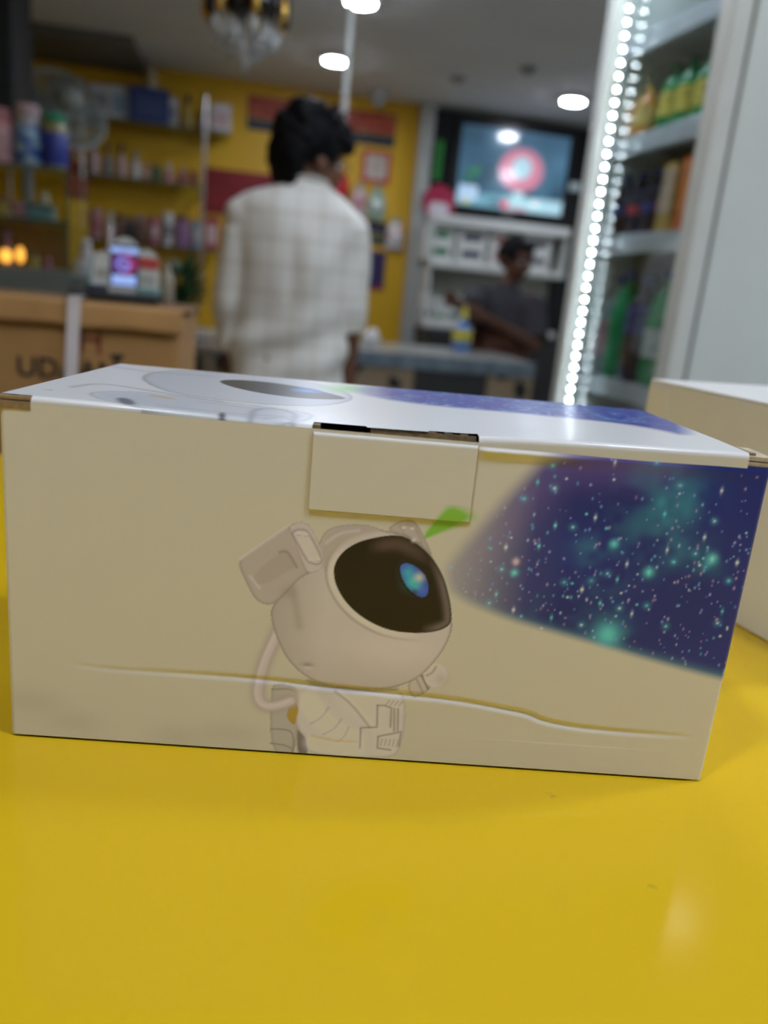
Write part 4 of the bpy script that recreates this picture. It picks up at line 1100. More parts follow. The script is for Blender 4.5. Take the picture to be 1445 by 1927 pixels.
# things on it
bt = at(868, 645, 4.12)
t = thing('squeeze_bottle', 'blue and yellow bottle standing before the woman on the far counter', 'bottle', (bt.x, 4.12, KZ+.0005))
B().lathe([(.040, 0), (.048, .004), (.050, .05), (.050, .075)], seg=20).build('body', mat('bottle_blue', (.10, .22, .50), .35, var=.3, scale=30), t, True)
B().lathe([(.051, .050), (.0515, .052), (.0515, .108), (.051, .11)], seg=20).build('label_wrap', mat('bottle_yellow', (.60, .52, .07), .4, var=.4, scale=45), t, True)
B().lathe([(.050, .108), (.040, .125), (.022, .14), (.020, .16)], seg=20).build('shoulder', MATS['bottle_blue'], t, True)
B().lathe([(.018, .16), (.018, .19), (.008, .215), (.005, .23)], seg=14).build('cap', mat('cap_lemon', (.68, .60, .08), .35), t, True)
wb_ = at(697, 640, 3.9)
t = thing('plastic_bag', 'small crumpled white bag on the far counter beside the man', 'bag', (wb_.x, 3.9, KZ+.001))
bb = B(); bb.ball((0, 0, .036), (.046, .04, .036)); bb.ball((.014, .01, .062), (.026, .024, .024)); bb.ball((-.02, 0, .05), (.022, .022, .02)); bb.box(-.04, .04, -.03, .03, .0, .018)
remeshed(bb, 'bag', mat('white_film', (.68, .68, .66), .4), .008, t, 3, tufts(6, .003))
# potted plant, left of the man
pp = at(347, 560, 3.95)
t = thing('potted_plant', 'small dark green potted plant standing behind the brown carton', 'plant', (pp.x, 3.95, KZ+.0005))
B().lathe([(.045, 0), (.055, .01), (.065, .10), (.068, .105), (.060, .105), (.055, .09)], seg=20).build('pot', mat('pot_grey', (.30, .31, .30), .5), t, True)
rs = random.Random(11); m_leaf = [mat('leaf_dark', (.012, .05, .016), .5, var=.3), mat('leaf_mid', (.03, .085, .03), .5, var=.3)]
lfm = []
for q in (0, 1):
    lfm.append(B().add([(0, 0, 0), (.012, .03, .002), (.014, .06, .0), (0, .105, -.008), (-.014, .06, 0), (-.012, .03, .002), (0, .05, .006)],
                       [(0, 1, 6), (1, 2, 6), (2, 3, 6), (3, 4, 6), (4, 5, 6), (5, 0, 6)]).build('leaf', m_leaf[q], t, True))
for k in range(70):
    src = lfm[k % 2]; o = src if k < 2 else src.copy()
    if k >= 2: C.objects.link(o)
    a, e, z = rs.uniform(0, 6.28), rs.uniform(.2, 1.35), .09+.17*rs.random()
    rr = .018+.03*rs.random()
    o.location = (rr*math.cos(a), rr*math.sin(a), z); o.rotation_euler = (e, rs.uniform(-.3, .3), a-math.pi/2); o.scale = (1.3, rs.uniform(.8, 1.25), 1)
B().tube([(0, 0, .08), (.005, .003, .18), (0, 0, .26)], .006, 8).build('stem', m_leaf[0], t)
# metal leg and bright rim glimpsed between carton and man
t = thing('steel_stool', 'steel stool glimpsed between the brown carton and the man', 'stool', (at(405, 660, 3.2).x, 3.2, 0))
zs = at(405, 648, 3.2).z
B().lathe([(.10, zs-.03), (.14, zs-.025), (.145, zs-.01), (.14, zs)], seg=24).build('seat', m_met, t, True)
for k in range(4):
    a = .78+k*1.571; B().tube([(.09*math.cos(a), .09*math.sin(a), zs-.028), (.15*math.cos(a), .15*math.sin(a), .002)], .011, 8).build('leg', mat('stool_leg', (.06, .065, .07), .4, metal=.5), t)

# ------------------------------------------------------------------ television corner
pn = thing('media_panel', 'black glossy panel on the wall framing the television and running down its right side', 'panel', (0, 0, 0))
m_pan = mat('black_gloss_panel', (.006, .007, .009), .18)
B().box(1.262, 2.72, 5.985, 6.028, 1.62, 2.375).build('panel_board', m_pan, pn)
B().box(2.275, 2.72, 5.985, 6.028, .001, 1.618).build('panel_board', m_pan, pn)
tv = thing('television', 'flat television showing a pink disc on blue, mounted on the black panel', 'television', (1.855, 5.98, 0))
B().box(-.44, .44, -.045, 0, 1.72, 2.335, bev=.006).build('casing', mat('tv_black', (.01, .01, .011), .25), tv)
def tv_col(P):
    x, z = P[:, 0], P[:, 1]
    c = np.stack([.035+.03*z, .085+.06*z, .125+.10*z], 1)
    n = vnoise(P*np.array([1.4, 1.]), .22, 8)[:, None]; c = c*(.55+.9*n)
    c += np.array([.03, .06, .07])*np.exp(-((x-.62)**2+(z-.55)**2)/.08)[:, None]
    lo = np.clip((.20-z)/.05, 0, 1)[:, None]; c = c*(1-lo)+lo*np.array([.16, .36, .44])
    lo = lo*np.clip((x-.42)/.08, 0, 1)[:, None]; c = c*(1-lo)+lo*np.array([.42, .66, .72])
    def disc(cx, cy, rx, ry, col, s=.02):
        nonlocal c
        r = np.hypot((x-cx)/rx, (z-cy)/ry); a = np.clip((1-r)/s/8, 0, 1)[:, None]; c = c*(1-a)+a*np.array(col)
    disc(.575, .52, .225, .30, (.50, .20, .28)); disc(.575, .52, .205, .27, (.60, .22, .30)); disc(.58, .55, .10, .155, (.42, .62, .68))
    def rect(x0, x1, z0, z1, col):
        k = (x > x0) & (x < x1) & (z > z0) & (z < z1); c[k] = col
    rect(.53, .62, .03, .24, (.45, .68, .72)); rect(.42, .49, .02, .12, (.70, .10, .16)); rect(.30, .42, .04, .11, (.10, .16, .20))
    rect(.02, .20, .07, .26, (.46, .62, .80)); rect(.05, .14, .03, .07, (.60, .55, .12)); rect(.10, .20, .40, .50, (.05, .22, .10)); rect(.05, .16, .30, .42, (.04, .15, .12))
    rect(.70, .78, .08, .14, (.85, .9, .9)); rect(.49, .66, .0, .03, (.6, .2, .3))
    return c
def tv_co(P): return np.stack([-.40+.80*P[:, 0], np.full(len(P), -.0462), 1.765+.525*P[:, 1]], 1)
grid_mesh('screen', np.linspace(0, 1, 121), np.linspace(0, 1, 81), tv_co, None, tv_col, vcol_mat('lit_screen', .12, .5, emit=.50, coat=.5), tv)
B().box(-.05, .05, -.0475, -.0455, 1.735, 1.745).build('badge', m_met, tv)
B().box(-.25, .25, 0, .004, 1.85, 2.2).build('wall_mount', m_met, tv)
tag(B().box(1.262+.02, 1.262+.07, 5.94, 5.984, 1.91, 2.17, bev=.004).build('notice_board', mat('board_green', (.015, .20, .03), .5)), 'narrow upright green board beside the television panel', 'board')
sp_ = at(826, 381, 5.93)
t = thing('round_sign', 'round crimson sign with a white lower patch left of the television', 'sign', (sp_.x, 5.93, sp_.z))
Mr = Matrix.Rotation(math.pi/2, 4, 'X')
B().lathe([(.112, -.006), (.118, 0), (.112, .006)], seg=36, M=Mr).build('disc', mat('crimson', (.38, .015, .06), .45), t, True)
B().prism([(-.07, -.10), (.07, -.10), (.075, -.03), (.05, .0), (-.05, .0), (-.075, -.03)], -.0085, -.0055).build('printed_patch', mat('sign_white', (.62, .55, .60), .5), t)
sk = at(1070, 325, 5.9)
t = thing('wall_switch', 'small pale switch plate on the black panel beside the television', 'switch', (2.345, 5.984, 1.98))
B().box(-.05, .05, -.014, 0, -.03, .03, bev=.004).build('plate', mat('switch_pale', (.42, .55, .58), .35), t)
B().box(-.03, -.005, -.018, -.014, -.015, .015).build('rocker', m_sw, t); B().box(.005, .03, -.018, -.014, -.015, .015).build('rocker', m_sw, t)

# white wall shelf under the television
ws = thing('wall_shelf', 'white two-board wall shelf under the television stacked with cartons', 'shelf', (0, 0, 0))
m_ws = mat('shelf_white', (.66, .67, .63), .4, var=.03)
SX0, SX1 = 1.268, 2.268
zt = at(900, 428, 5.72).z; zb = at(900, 497, 5.72).z
B().box(SX0, SX1, 5.72, 6.028, zt, zt+.06, bev=.003).build('board', m_ws, ws)
B().box(SX0, SX1, 5.72, 6.028, zb-.045, zb, bev=.003).build('board', m_ws, ws)
for x in (SX0, SX1-.02): B().box(x, x+.02, 5.74, 6.028, zb, zt).build('end_board', m_ws, ws)
band = [('green', mat('band_green', (.02, .16, .06), .5)), ('navy', mat('band_navy', (.03, .03, .07), .5)), ('red', mat('band_red', (.30, .05, .07), .5)), ('grey', mat('band_grey', (.10, .10, .12), .5))]
hgt = (zt-zb-.012)/2
for c_, (nm, bm_) in enumerate(band):
    xc = at((826, 888, 950, 1012)[c_], 450, 5.78).x
    for r_ in (0, 1):
        t = thing('stock_box', 'white box with a %s stripe on the wall shelf, %s of its pair' % (nm, ('lower', 'upper')[r_]), 'box', (xc, 5.86, zb+.0008+r_*(hgt+.0012)), 0, 'striped boxes under the television')
        B().box(-.105, .105, -.10, .10, 0, hgt, bev=.002).build('body', m_ws, t)
        B().box(-.07, .07, -.1012, -.0995, hgt*.30, hgt*.72).build('stripe', bm_, t)
# lower ledge with packets
lz = at(830, 607, 5.75).z
lo_ = thing('wall_ledge', 'low white ledge with packets above the dark cupboard', 'shelf', (0, 0, 0))
B().box(SX0, SX1, 5.72, 6.028, lz-.04, lz, bev=.003).build('board', m_ws, lo_)
B().box(SX0, SX0+.02, 5.74, 6.028, lz+.0005, zb-.0455).build('end_board', m_ws, lo_)
for k, (px, hh, cl) in enumerate(((798, .20, (.03, .05, .12)), (826, .17, (.10, .22, .12)), (853, .19, (.05, .10, .10)))):
    t = thing('soap_packet', 'white printed packet on the low ledge, %s from the left' % ('first', 'second', 'third')[k], 'packet', (at(px, 600, 5.83).x, 5.83, lz+.0006), 0, 'packets on the low ledge')
    B().box(-.05, .05, -.03, .03, 0, hh, bev=.003).build('body', m_ws, t)
    B().box(-.04, .035, -.0312, -.0295, hh*.15, hh*.38).build('print', mat('packet_print%d' % k, cl, .5, var=.4, scale=80), t)
    B().box(-.02, .03, -.0312, -.0295, hh*.62, hh*.82).build('print', mat('packet_pale%d' % k, (.40, .48, .42), .5), t)
cu = thing('base_cupboard', 'low dark cupboard under the white ledge behind the woman', 'cupboard', (0, 0, 0))
B().box(SX0, 2.27, 5.60, 6.028, .0, lz-.05).build('body', mat('cupboard_dark', (.03, .03, .032), .5), cu)
for k in range(2):
    d_ = B().box(SX0+.02+k*.49, SX0+.48+k*.49, 5.588, 5.5995, .05, lz-.08).build('door', mat('cupboard_door', (.035, .034, .036), .4), cu)
    B().box(SX0+(.44 if k == 0 else .53), SX0+(.455 if k == 0 else .545), 5.575, 5.588, lz*.5, lz*.5+.12).build('handle', m_met, d_)

# ------------------------------------------------------------------ signs on the yellow wall
def streaks(name, base, ink_, scale=(3, 1, 40), thr=.5):
    m = bpy.data.materials.new(name); m.use_nodes = True; nt = m.node_tree; bs = nt.nodes['Principled BSDF']
    tc = nt.nodes.new('ShaderNodeTexCoord'); mp = nt.nodes.new('ShaderNodeMapping'); mp.inputs['Scale'].default_value = scale
    n = nt.nodes.new('ShaderNodeTexNoise'); n.inputs['Scale'].default_value = 3; n.inputs['Detail'].default_value = 4
    r = nt.nodes.new('ShaderNodeValToRGB'); r.color_ramp.elements[0].position = thr-.06; r.color_ramp.elements[1].position = thr+.06
    r.color_ramp.elements[0].color = (*base, 1); r.color_ramp.elements[1].color = (*ink_, 1)
    nt.links.new(tc.outputs['Object'], mp.inputs[0]); nt.links.new(mp.outputs[0], n.inputs['Vector']); nt.links.new(n.outputs['Fac'], r.inputs[0])
    nt.links.new(r.outputs[0], bs.inputs['Base Color']); bs.inputs['Roughness'].default_value = .5
    return m
WY_ = 6.069
def poster(name, label, cat_, px0, px1, py0, py1, m, y=WY_, th=.006):
    c0 = at((px0+px1)/2, (py0+py1)/2, y); x0, x1 = at(px0, (py0+py1)/2, y).x, at(px1, (py0+py1)/2, y).x
    z1, z0 = at((px0+px1)/2, py0, y).z, at((px0+px1)/2, py1, y).z
    t = thing(name, label, cat_, ((x0+x1)/2, y, (z0+z1)/2)); w_, h_ = (x1-x0)/2, (z1-z0)/2
    B().box(-w_, w_, -th, 0, -h_, h_).build('sheet', m, t)
    return t, w_, h_, th
t, w_, h_, th = poster('shop_banner', 'wide red and black printed banner high on the yellow wall behind the man', 'banner', 462, 748, 196, 262, mat('banner_yellow', (.55, .42, .03), .5))
B().box(-w_+.01, w_-.01, -th-.0015, -th, -h_*.28, h_*.98).build('red_field', streaks('banner_red', (.36, .03, .018), (.50, .14, .04), (4, 1, 28), .55), t)
B().box(-w_+.01, w_-.01, -th-.0015, -th, -h_*.98, -h_*.32).build('dark_field', streaks('banner_navy', (.018, .022, .04), (.07, .08, .06), (8, 1, 20), .6), t)
t, w_, h_, th = poster('wall_banner', 'plain dark red banner on the yellow wall left of the man', 'banner', 386, 520, 322, 408, mat('deep_red', (.24, .008, .012), .5, var=.2, scale=6))
B().box(-w_, w_, -th-.001, -th, -h_, -h_+.03).build('hem', mat('hem_dark', (.18, .006, .01), .6), t)
t, w_, h_, th = poster('framed_notice', 'white square notice in a red frame right of the man\'s head', 'frame', 680, 735, 284, 345, mat('notice_white', (.60, .54, .48), .5), th=.008)
fb = B()
for x0, x1, z0, z1 in ((-w_, w_, h_*.72, h_), (-w_, w_, -h_, -h_*.72), (-w_, -w_*.70, -h_*.72, h_*.72), (w_*.70, w_, -h_*.72, h_*.72)):
    fb.box(x0, x1, -.016, -.008, z0, z1)
fb.build('frame', mat('frame_red', (.50, .09, .06), .45), t)
B().box(-w_*.4, w_*.4, -.009, -.008, -h_*.45, h_*.45).build('print', streaks('notice_print', (.56, .48, .40), (.40, .33, .25), (30, 1, 1), .55), t)
t, w_, h_, th = poster('small_poster', 'dark navy poster with a yellow band right of the man\'s shoulder', 'poster', 690, 727, 418, 462, mat('poster_navy', (.02, .02, .05), .5))
B().box(-w_*.9, w_*.9, -th-.001, -th, -h_*.5, h_*.1).build('print', streaks('poster_yellow', (.30, .28, .02), (.05, .05, .05), (10, 1, 10), .5), t)
t, w_, h_, th = poster('small_poster', 'purple-blue poster with a red foot below the navy poster', 'poster', 688, 724, 472, 546, mat('poster_violet', (.035, .022, .10), .5))
B().box(-w_, w_, -th-.001, -th, -h_, -h_*.80).build('print', mat('poster_redfoot', (.30, .03, .05), .5), t)
B().box(-w_, -w_*.75, -th-.001, -th, -h_*.6, h_*.9).build('print', MATS['poster_redfoot'], t)
def packet(px, py0, py1, wpx, col, label, top=None):
    y = 6.03; c0 = at(px, py0, y); z0 = at(px, py1, y).z; wd = wpx/1504*6.25
    t = thing('hanging_packet', label, 'packet', (c0.x, y, z0), 0, 'hanging packets on the yellow wall'); h_ = c0.z-z0
    bb = B(); bb.loft([(0, 0, .0, wd/2, .004), (0, 0, h_*.06, wd/2, .012), (0, 0, h_*.4, wd/2, .026), (0, 0, h_*.70, wd/2*.92, .018), (0, 0, h_*.82, wd/2*.6, .004)], seg=18)
    bb.build('pouch', col, t, True)
    B().box(-wd*.22, wd*.22, -.003, .003, h_*.80, h_).build('header', mat('packet_header', (.30, .36, .30), .4), t)
    B().tube([(0, .034, h_*.97), (0, -.01, h_*.97)], .003, 6).build('hook', m_met, t)
    if top: B().ball((0, -.020, h_*.42), (wd*.26, .012, h_*.16)).build('print', top, t, True)
packet(678, 345, 408, 26, streaks('pk_pink', (.62, .52, .50), (.55, .20, .24), (9, 1, 9), .55), 'white and pink packet hanging below the framed notice, left one', mat('pk_rose', (.55, .2, .25), .4))
packet(712, 350, 415, 30, mat('pk_green', (.34, .46, .34), .25, var=.3, scale=25), 'pale green packet with a shiny front hanging below the framed notice', mat('pk_silver', (.75, .80, .78), .15, metal=.4))
packet(746, 410, 470, 30, streaks('pk_white', (.62, .60, .58), (.55, .10, .05), (6, 1, 6), .58), 'white and red packet hanging beside the navy poster', mat('pk_glint', (.75, .74, .72), .2))
rdp = at(636, 352, 5.9)
t = thing('hanging_ball', 'bright red round hanging bag just right of the man\'s neck', 'bag', (rdp.x, 5.95, rdp.z))
bb = B(); bb.ball((0, 0, 0), (.085, .07, .12)); bb.ball((0, 0, .07), (.05, .045, .06)); remeshed(bb, 'bag', mat('bag_red', (.50, .012, .02), .4), .012, t, 4)
B().tube([(0, 0, .10), (0, .05, .20), (0, .118, .21)], .005, 6).build('strap', mat('strap_dark', (.02, .02, .02), .5), t)
dm = at(712, 188, 5.85)
t = thing('dome_camera', 'small white dome camera under the ceiling near the banner', 'camera', (dm.x, 5.85, RZ-.001))
B().lathe([(.055, -.04), (.06, -.02), (.06, 0)], seg=24).build('base', mat('dome_white', (.55, .57, .55), .4), t, True)
B().lathe([(.002, -.095), (.03, -.088), (.046, -.065), (.05, -.04)], seg=24).build('dome', mat('dome_grey', (.40, .43, .42), .2), t, True)
for q, lb in (((995, 128), 'small dark sprinkler head on the ceiling near the cooler'), ((862, 146), 'small flat grey ceiling disc above the television')):
    a_, b_ = (q[0]-IMW/2)/FPX, (q[1]-IMH/2)/FPX; v = _r2*a_+_d2*b_+_f; tt = (RZ-CZ)/v[2]
    t = thing('ceiling_fitting', lb, 'fitting', (v[0]*tt, v[1]*tt, RZ-.0005))
    B().lathe([(.02, -.03), (.035, -.02), (.05, -.006), (.05, 0)], seg=20).build('cover', mat('fitting_grey', (.22, .22, .21), .5), t, True)
    B().lathe([(.008, -.05), (.012, -.03)], seg=12).build('nozzle', m_met, t)

# ------------------------------------------------------------------ glass wall shelves on the left of the yellow wall
gs = thing('glass_wall_shelves', 'three glass shelves on metal uprights across the left yellow wall', 'shelf', (0, 0, 0))
GX0, GX1, GY = -1.75, -.06, 5.80
UZ0 = .9
for px in (20, 157, 384):
    x = at(px, 300, GY+.02).x
    B().tube([(x, GY-.012, UZ0), (x, GY-.012, 2.22)], .011, 8).build('upright', m_met, gs)
ZS = [at(300, 232, GY).z, at(300, 341, GY).z, at(300, 461, GY).z]
for z, gpx in zip(ZS, (432, 392, 418)):
    GX1 = at(gpx, 300, GY).x
    s_ = B().box(GX0, GX1, GY+.002, 6.068, z-.008, z).build('glass_board', m_gl, gs)
    B().box(GX0, GX1, GY, GY+.0018, z-.010, z+.001).build('front_edge', mat('glass_edge_green', (.10, .13, .10), .2), s_)
    for px in (20, 157, 384):
        x = at(px, 300, GY+.02).x; B().box(x-.006, x+.006, GY, 6.066, z-.028, z-.0085).build('bracket', m_met, s_)
ORD = ('first', 'second', 'third', 'fourth', 'fifth', 'sixth', 'seventh', 'eighth', 'ninth', 'tenth', 'eleventh', 'twelfth')
def item(kind, px, zz, h, wd, c1, c2, label, Y, group):
    """small shelf goods: lathe-turned ornaments, jars, glasses and cartons"""
    x = at(px, 300, Y).x
    t = thing(kind, label, {'gift_box': 'box', 'figurine': 'figurine', 'glass_jar': 'jar', 'vase': 'vase', 'tumbler': 'glass'}[kind], (x, Y, zz+.0006), 0, group)
    if kind == 'figurine':
        B().lathe([(wd*.5, 0), (wd*.5, h*.06), (wd*.34, h*.14), (wd*.42, h*.32), (wd*.36, h*.52), (wd*.17, h*.66), (wd*.13, h*.70)], seg=14).build('body', c1, t, True)
        B().ball((0, 0, h*.82), (wd*.24, wd*.24, h*.17), 12, 8).build('head', c2, t, True)
        B().lathe([(wd*.55, 0), (wd*.55, h*.05)], seg=14).build('base', c2, t)
    elif kind == 'glass_jar':
        B().lathe([(wd*.42, 0), (wd*.5, h*.04), (wd*.5, h*.70), (wd*.38, h*.82), (wd*.36, h*.86)], seg=18).build('body', c1, t, True)
        B().lathe([(wd*.40, h*.86), (wd*.42, h*.88), (wd*.42, h*.97), (wd*.36, h)], seg=18).build('lid', c2, t, True)
    elif kind == 'vase':
        B().lathe([(wd*.30, 0), (wd*.46, h*.20), (wd*.5, h*.38), (wd*.30, h*.68), (wd*.20, h*.82), (wd*.30, h), (wd*.24, h*.98), (wd*.14, h*.80)], seg=16).build('body', c1, t, True)
        B().lathe([(wd*.49, h*.30), (wd*.52, h*.38), (wd*.49, h*.46)], seg=16).build('band', c2, t, True)
    elif kind == 'tumbler':
        B().lathe([(wd*.34, 0), (wd*.36, h*.04), (wd*.46, h), (wd*.42, h), (wd*.33, h*.08)], seg=16).build('body', c1, t, True)
        B().lathe([(wd*.39, h*.30), (wd*.425, h*.34), (wd*.44, h*.62), (wd*.43, h*.66)], seg=16).build('band', c2, t, True)
    else:
        B().box(-wd/2, wd/2, -wd*.35, wd*.35, 0, h, bev=.002).build('body', c1, t)
        B().box(-wd*.36, wd*.36, -wd*.35-.0014, -wd*.35+.001, h*.2, h*.75).build('print', c2, t)
    return t
def pc(name, r, g, b_, rough=.35): return mat('glaze_'+name, (r, g, b_), rough, var=.15, scale=40)
pk, wh, gy, dk_, rd = pc('pink', .46, .24, .25), pc('white', .62, .62, .62), pc('grey', .26, .27, .28), pc('dark', .05, .045, .05), pc('red', .32, .05, .05)
gd, bl, pu, gn, br, cr = pc('gold', .50, .36, .10), pc('blue', .035, .06, .20), pc('purple', .30, .16, .32), pc('green', .06, .15, .08), pc('brown', .18, .10, .07), pc('cream', .55, .47, .33)
pi, sk_, rp_ = pc('palepink', .60, .42, .42), pc('sky', .30, .42, .52), pc('rose', .42, .14, .18)
U = 5.95/1504
def row(shelf, zz, lst, Y, grp):
    for k, (kind, px, hpx, wpx, c1, c2, desc) in enumerate(lst):
        item(kind, px, zz, hpx*U, wpx*U, c1, c2, '%s, %s from the left on the %s' % (desc, ORD[k], shelf), Y, grp)
row('top wall shelf', ZS[0], [
    ('gift_box', 191, 50, 31, wh, gy, 'white gift box with dark print'), ('gift_box', 226, 52, 31, wh, sk_, 'white gift box with pale blue print'),
    ('gift_box', 283, 52, 62, bl, pc('bluegrey', .07, .10, .22), 'dark blue gift box'), ('gift_box', 325, 44, 14, wh, gy, 'narrow pale box beside the blue one'),
    ('figurine', 351, 56, 20, gd, dk_, 'gold figurine with dark head'), ('vase', 383, 36, 18, pk, cr, 'small pinkish vase'), ('gift_box', 414, 44, 32, wh, pi, 'square white box at the shelf end')], 5.93, 'goods on the top wall shelf')
vs_ = item('vase', 283, ZS[0]+52*U+.0015, 36*U, 24*U, cr, gd, 'cream vase standing on the dark blue gift box', 5.93, 'goods on the top wall shelf')
row('middle wall shelf', ZS[1], [
    ('vase', 141, 62, 20, rd, gd, 'tall red vase with gold band'), ('figurine', 177, 60, 23, pi, dk_, 'pale pink bell-shaped figurine'), ('figurine', 204, 54, 17, gy, br, 'grey figurine'),
    ('figurine', 229, 56, 20, pi, dk_, 'pink figurine with dark head'), ('figurine', 256, 48, 18, wh, gy, 'white-grey figurine'), ('vase', 276, 30, 13, pk, cr, 'small pink vase'),
    ('tumbler', 295, 26, 18, gn, gn, 'small green cup'), ('figurine', 318, 32, 22, pk, wh, 'short pink figurine'), ('figurine', 345, 30, 22, rp_, pi, 'short rose figurine'), ('tumbler', 366, 24, 16, rd, br, 'small dark red cup')], 5.93, 'ornaments on the middle wall shelf')
row('bottom wall shelf', ZS[2], [
    ('tumbler', 153, 44, 22, rp_, pk, 'rose tumbler'), ('tumbler', 180, 48, 24, pk, rp_, 'pink tumbler'), ('vase', 207, 46, 16, wh, pi, 'slim white vase'), ('glass_jar', 226, 44, 17, br, dk_, 'brown jar with dark lid'),
    ('glass_jar', 246, 42, 17, dk_, br, 'dark jar'), ('glass_jar', 266, 44, 18, br, pu, 'brown jar with purple lid'), ('tumbler', 291, 44, 24, rp_, pi, 'rose and pink tumbler'), ('tumbler', 318, 54, 22, wh, gy, 'tall white-grey tumbler'),
    ('glass_jar', 346, 52, 26, pu, br, 'purple jar with brown lid'), ('tumbler', 374, 46, 22, sk_, wh, 'pale blue tumbler'), ('gift_box', 403, 56, 25, rd, pi, 'red and pink box')], 5.93, 'glassware on the bottom wall shelf')

# wall fan
fp = at(120, 205, 5.25)
fn_ = thing('wall_fan', 'grey wire-caged wall fan above the jars on the left', 'fan', (fp.x, 5.25, fp.z))
Mf = Matrix.Rotation(math.radians(32), 4, 'Z') @ Matrix.Rotation(math.radians(62), 4, 'X')
m_fan = mat('fan_grey', (.32, .36, .33), .45)
cg = B()
for r_, z_ in ((.235, 0), (.20, .05), (.20, -.05), (.10, .075), (.10, -.07)):
    cg.tube([(r_*math.cos(a), r_*math.sin(a), z_) for a in np.linspace(0, 2*math.pi, 33)], .014 if r_ > .22 else .004, 6, M=Mf)
for k in range(44):
    a = k*2*math.pi/44
    cg.tube([(r_*math.cos(a), r_*math.sin(a), z_) for r_, z_ in ((.05, .08), (.12, .073), (.20, .05), (.235, 0), (.20, -.05), (.10, -.07))], .0028, 5, M=Mf)
cg.build('cage', m_fan, fn_, True)
for k in range(4):
    B().add([(.03, -.03, .01), (.18, -.10, .03), (.20, .06, -.01), (.03, .03, -.01), (.03, -.03, .006), (.18, -.10, .026), (.20, .06, -.014), (.03, .03, -.014)],
            [(0,1,2,3),(7,6,5,4),(0,4,5,1),(1,5,6,2),(2,6,7,3),(3,7,4,0)], M=Mf @ Matrix.Rotation(k*math.pi/2, 4, 'Z')).build('blade', mat('fan_blade', (.16, .19, .17), .5), fn_)
B().lathe([(.02, -.08), (.05, -.07), (.055, -.02), (.045, .03), (.01, .05)], seg=20, M=Mf).build('hub', m_fan, fn_, True)
mo = Mf @ Vector((0, 0, .1))
B().ball(mo, (.075, .075, .065), 16, 10).build('motor', m_fan, fn_, True)
B().tube([mo, mo+Vector((-.05, .3, .06)), mo+Vector((-.05, 6.066-5.25-mo.y, .06))], .022, 10).build('arm', m_fan, fn_, True)
pl = at(42, 130, 5.5)
tag(B().lathe([(.034, .0), (.034, 2.340)], c=(pl.x, 5.55, .001), seg=16).build('pipe', mat('pipe_pale', (.20, .22, .20), .5)), 'pale vertical pipe in the far left corner behind the fan', 'pipe')
# dark hanging cabinet, top left
hx = at(24, 120, 4.0).x; hz = at(10, 222, 4.0).z
hc_ = thing('hanging_cabinet', 'dark navy cabinet hanging from the ceiling at the top left edge', 'cabinet', (hx, 4.0, hz))
B().box(-.55, 0, 0, .35, 0, RZ-hz-.001, bev=.004).build('body', mat('cabinet_navy', (.010, .013, .017), .6), hc_)
for k in (0, 1):
    d_ = B().box(-.54+k*.27, -.28+k*.27, -.014, -.0005, .01, RZ-hz-.02).build('door', mat('cabinet_door', (.012, .015, .020), .6), hc_)
    B().tube([(-.30+k*.06, -.03, .08), (-.30+k*.06, -.03, .18)], .005, 8).build('handle', m_met, d_)

# ------------------------------------------------------------------ nearer glass showcase with jars
NY0, NY1, NX1 = 2.98, 3.34, at(128, 400, 3.0).x
NX0 = NX1-.75
cz = at(70, 507, NY0).z
nc = thing('glass_showcase', 'grey-based glass showcase with jars at the left edge', 'showcase', (0, 0, 0))
B().box(NX0, NX1+.02, NY0-.02, NY1+.02, 0, cz, bev=.004).build('base', mat('showcase_grey', (.20, .24, .24), .45, var=.05), nc)
z1_, z2_ = at(60, 312, NY0).z, at(60, 411, NY0).z
for z in (z1_, z2_):
    s_ = B().box(NX0, NX1, NY0+.001, NY1, z-.008, z).build('glass_board', m_gl, nc)
    B().box(NX0, NX1, NY0-.0015, NY0+.0008, z-.0085, z).build('front_edge', mat('glass_edge_teal', (.05, .12, .11), .2), s_)
B().box(NX1+.0005, NX1+.0065, NY0, NY1, cz+.0005, z1_).build('side_glass', m_gl, nc)
B().box(NX1+.0005, NX1+.0065, NY0-.004, NY0-.0002, cz+.0005, z1_).build('glass_edge', MATS['glass_edge_teal'], nc)
B().box(NX0-.0065, NX0-.0005, NY0, NY1, cz+.0005, z1_).build('side_glass', m_gl, nc)
B().box(NX0, NX1, NY1-.004, NY1, cz+.0005, z2_-.009).build('back_board', mat('showcase_amber', (.26, .13, .03), .6), nc)
V = 3.25/1504
def jar(px, hpx, wpx, c1, c2, c3, label, Y=3.13):
    t = thing('candy_jar', label, 'jar', (at(px, 270, Y).x, Y, z1_+.0006), 0, 'jars on the showcase'); h, r = hpx*V, wpx*V/2
    B().lathe([(r*.92, 0), (r, h*.03), (r, h*.72), (r*.80, h*.84), (r*.74, h*.86)], seg=24).build('body', c1, t, True)
    B().lathe([(r*.82, h*.845), (r*.86, h*.86), (r*.86, h*.96), (r*.70, h)], seg=24).build('lid', c2, t, True)
    B().lathe([(r*.99, h*.10), (r*1.015, h*.11), (r*1.015, h*.66), (r*.99, h*.67)], seg=24).build('label_wrap', c3, t, True)
m_jc = mat('jar_clear', (.42, .40, .42), .15, trans=.2)
jar(1, 84, 40, mat('jar_pink', (.62, .28, .30), .2), mat('lid_pink', (.55, .25, .28), .3), mat('wrap_pink', (.58, .34, .36), .4, var=.3, scale=30), 'pink jar cut by the left edge on the showcase')
jar(53, 94, 42, m_jc, mat('lid_mauve', (.50, .36, .38), .3), streaks('wrap_blue', (.03, .07, .36), (.30, .48, .58), (8, 8, 10), .52), 'clear jar with blue and white label on the showcase')
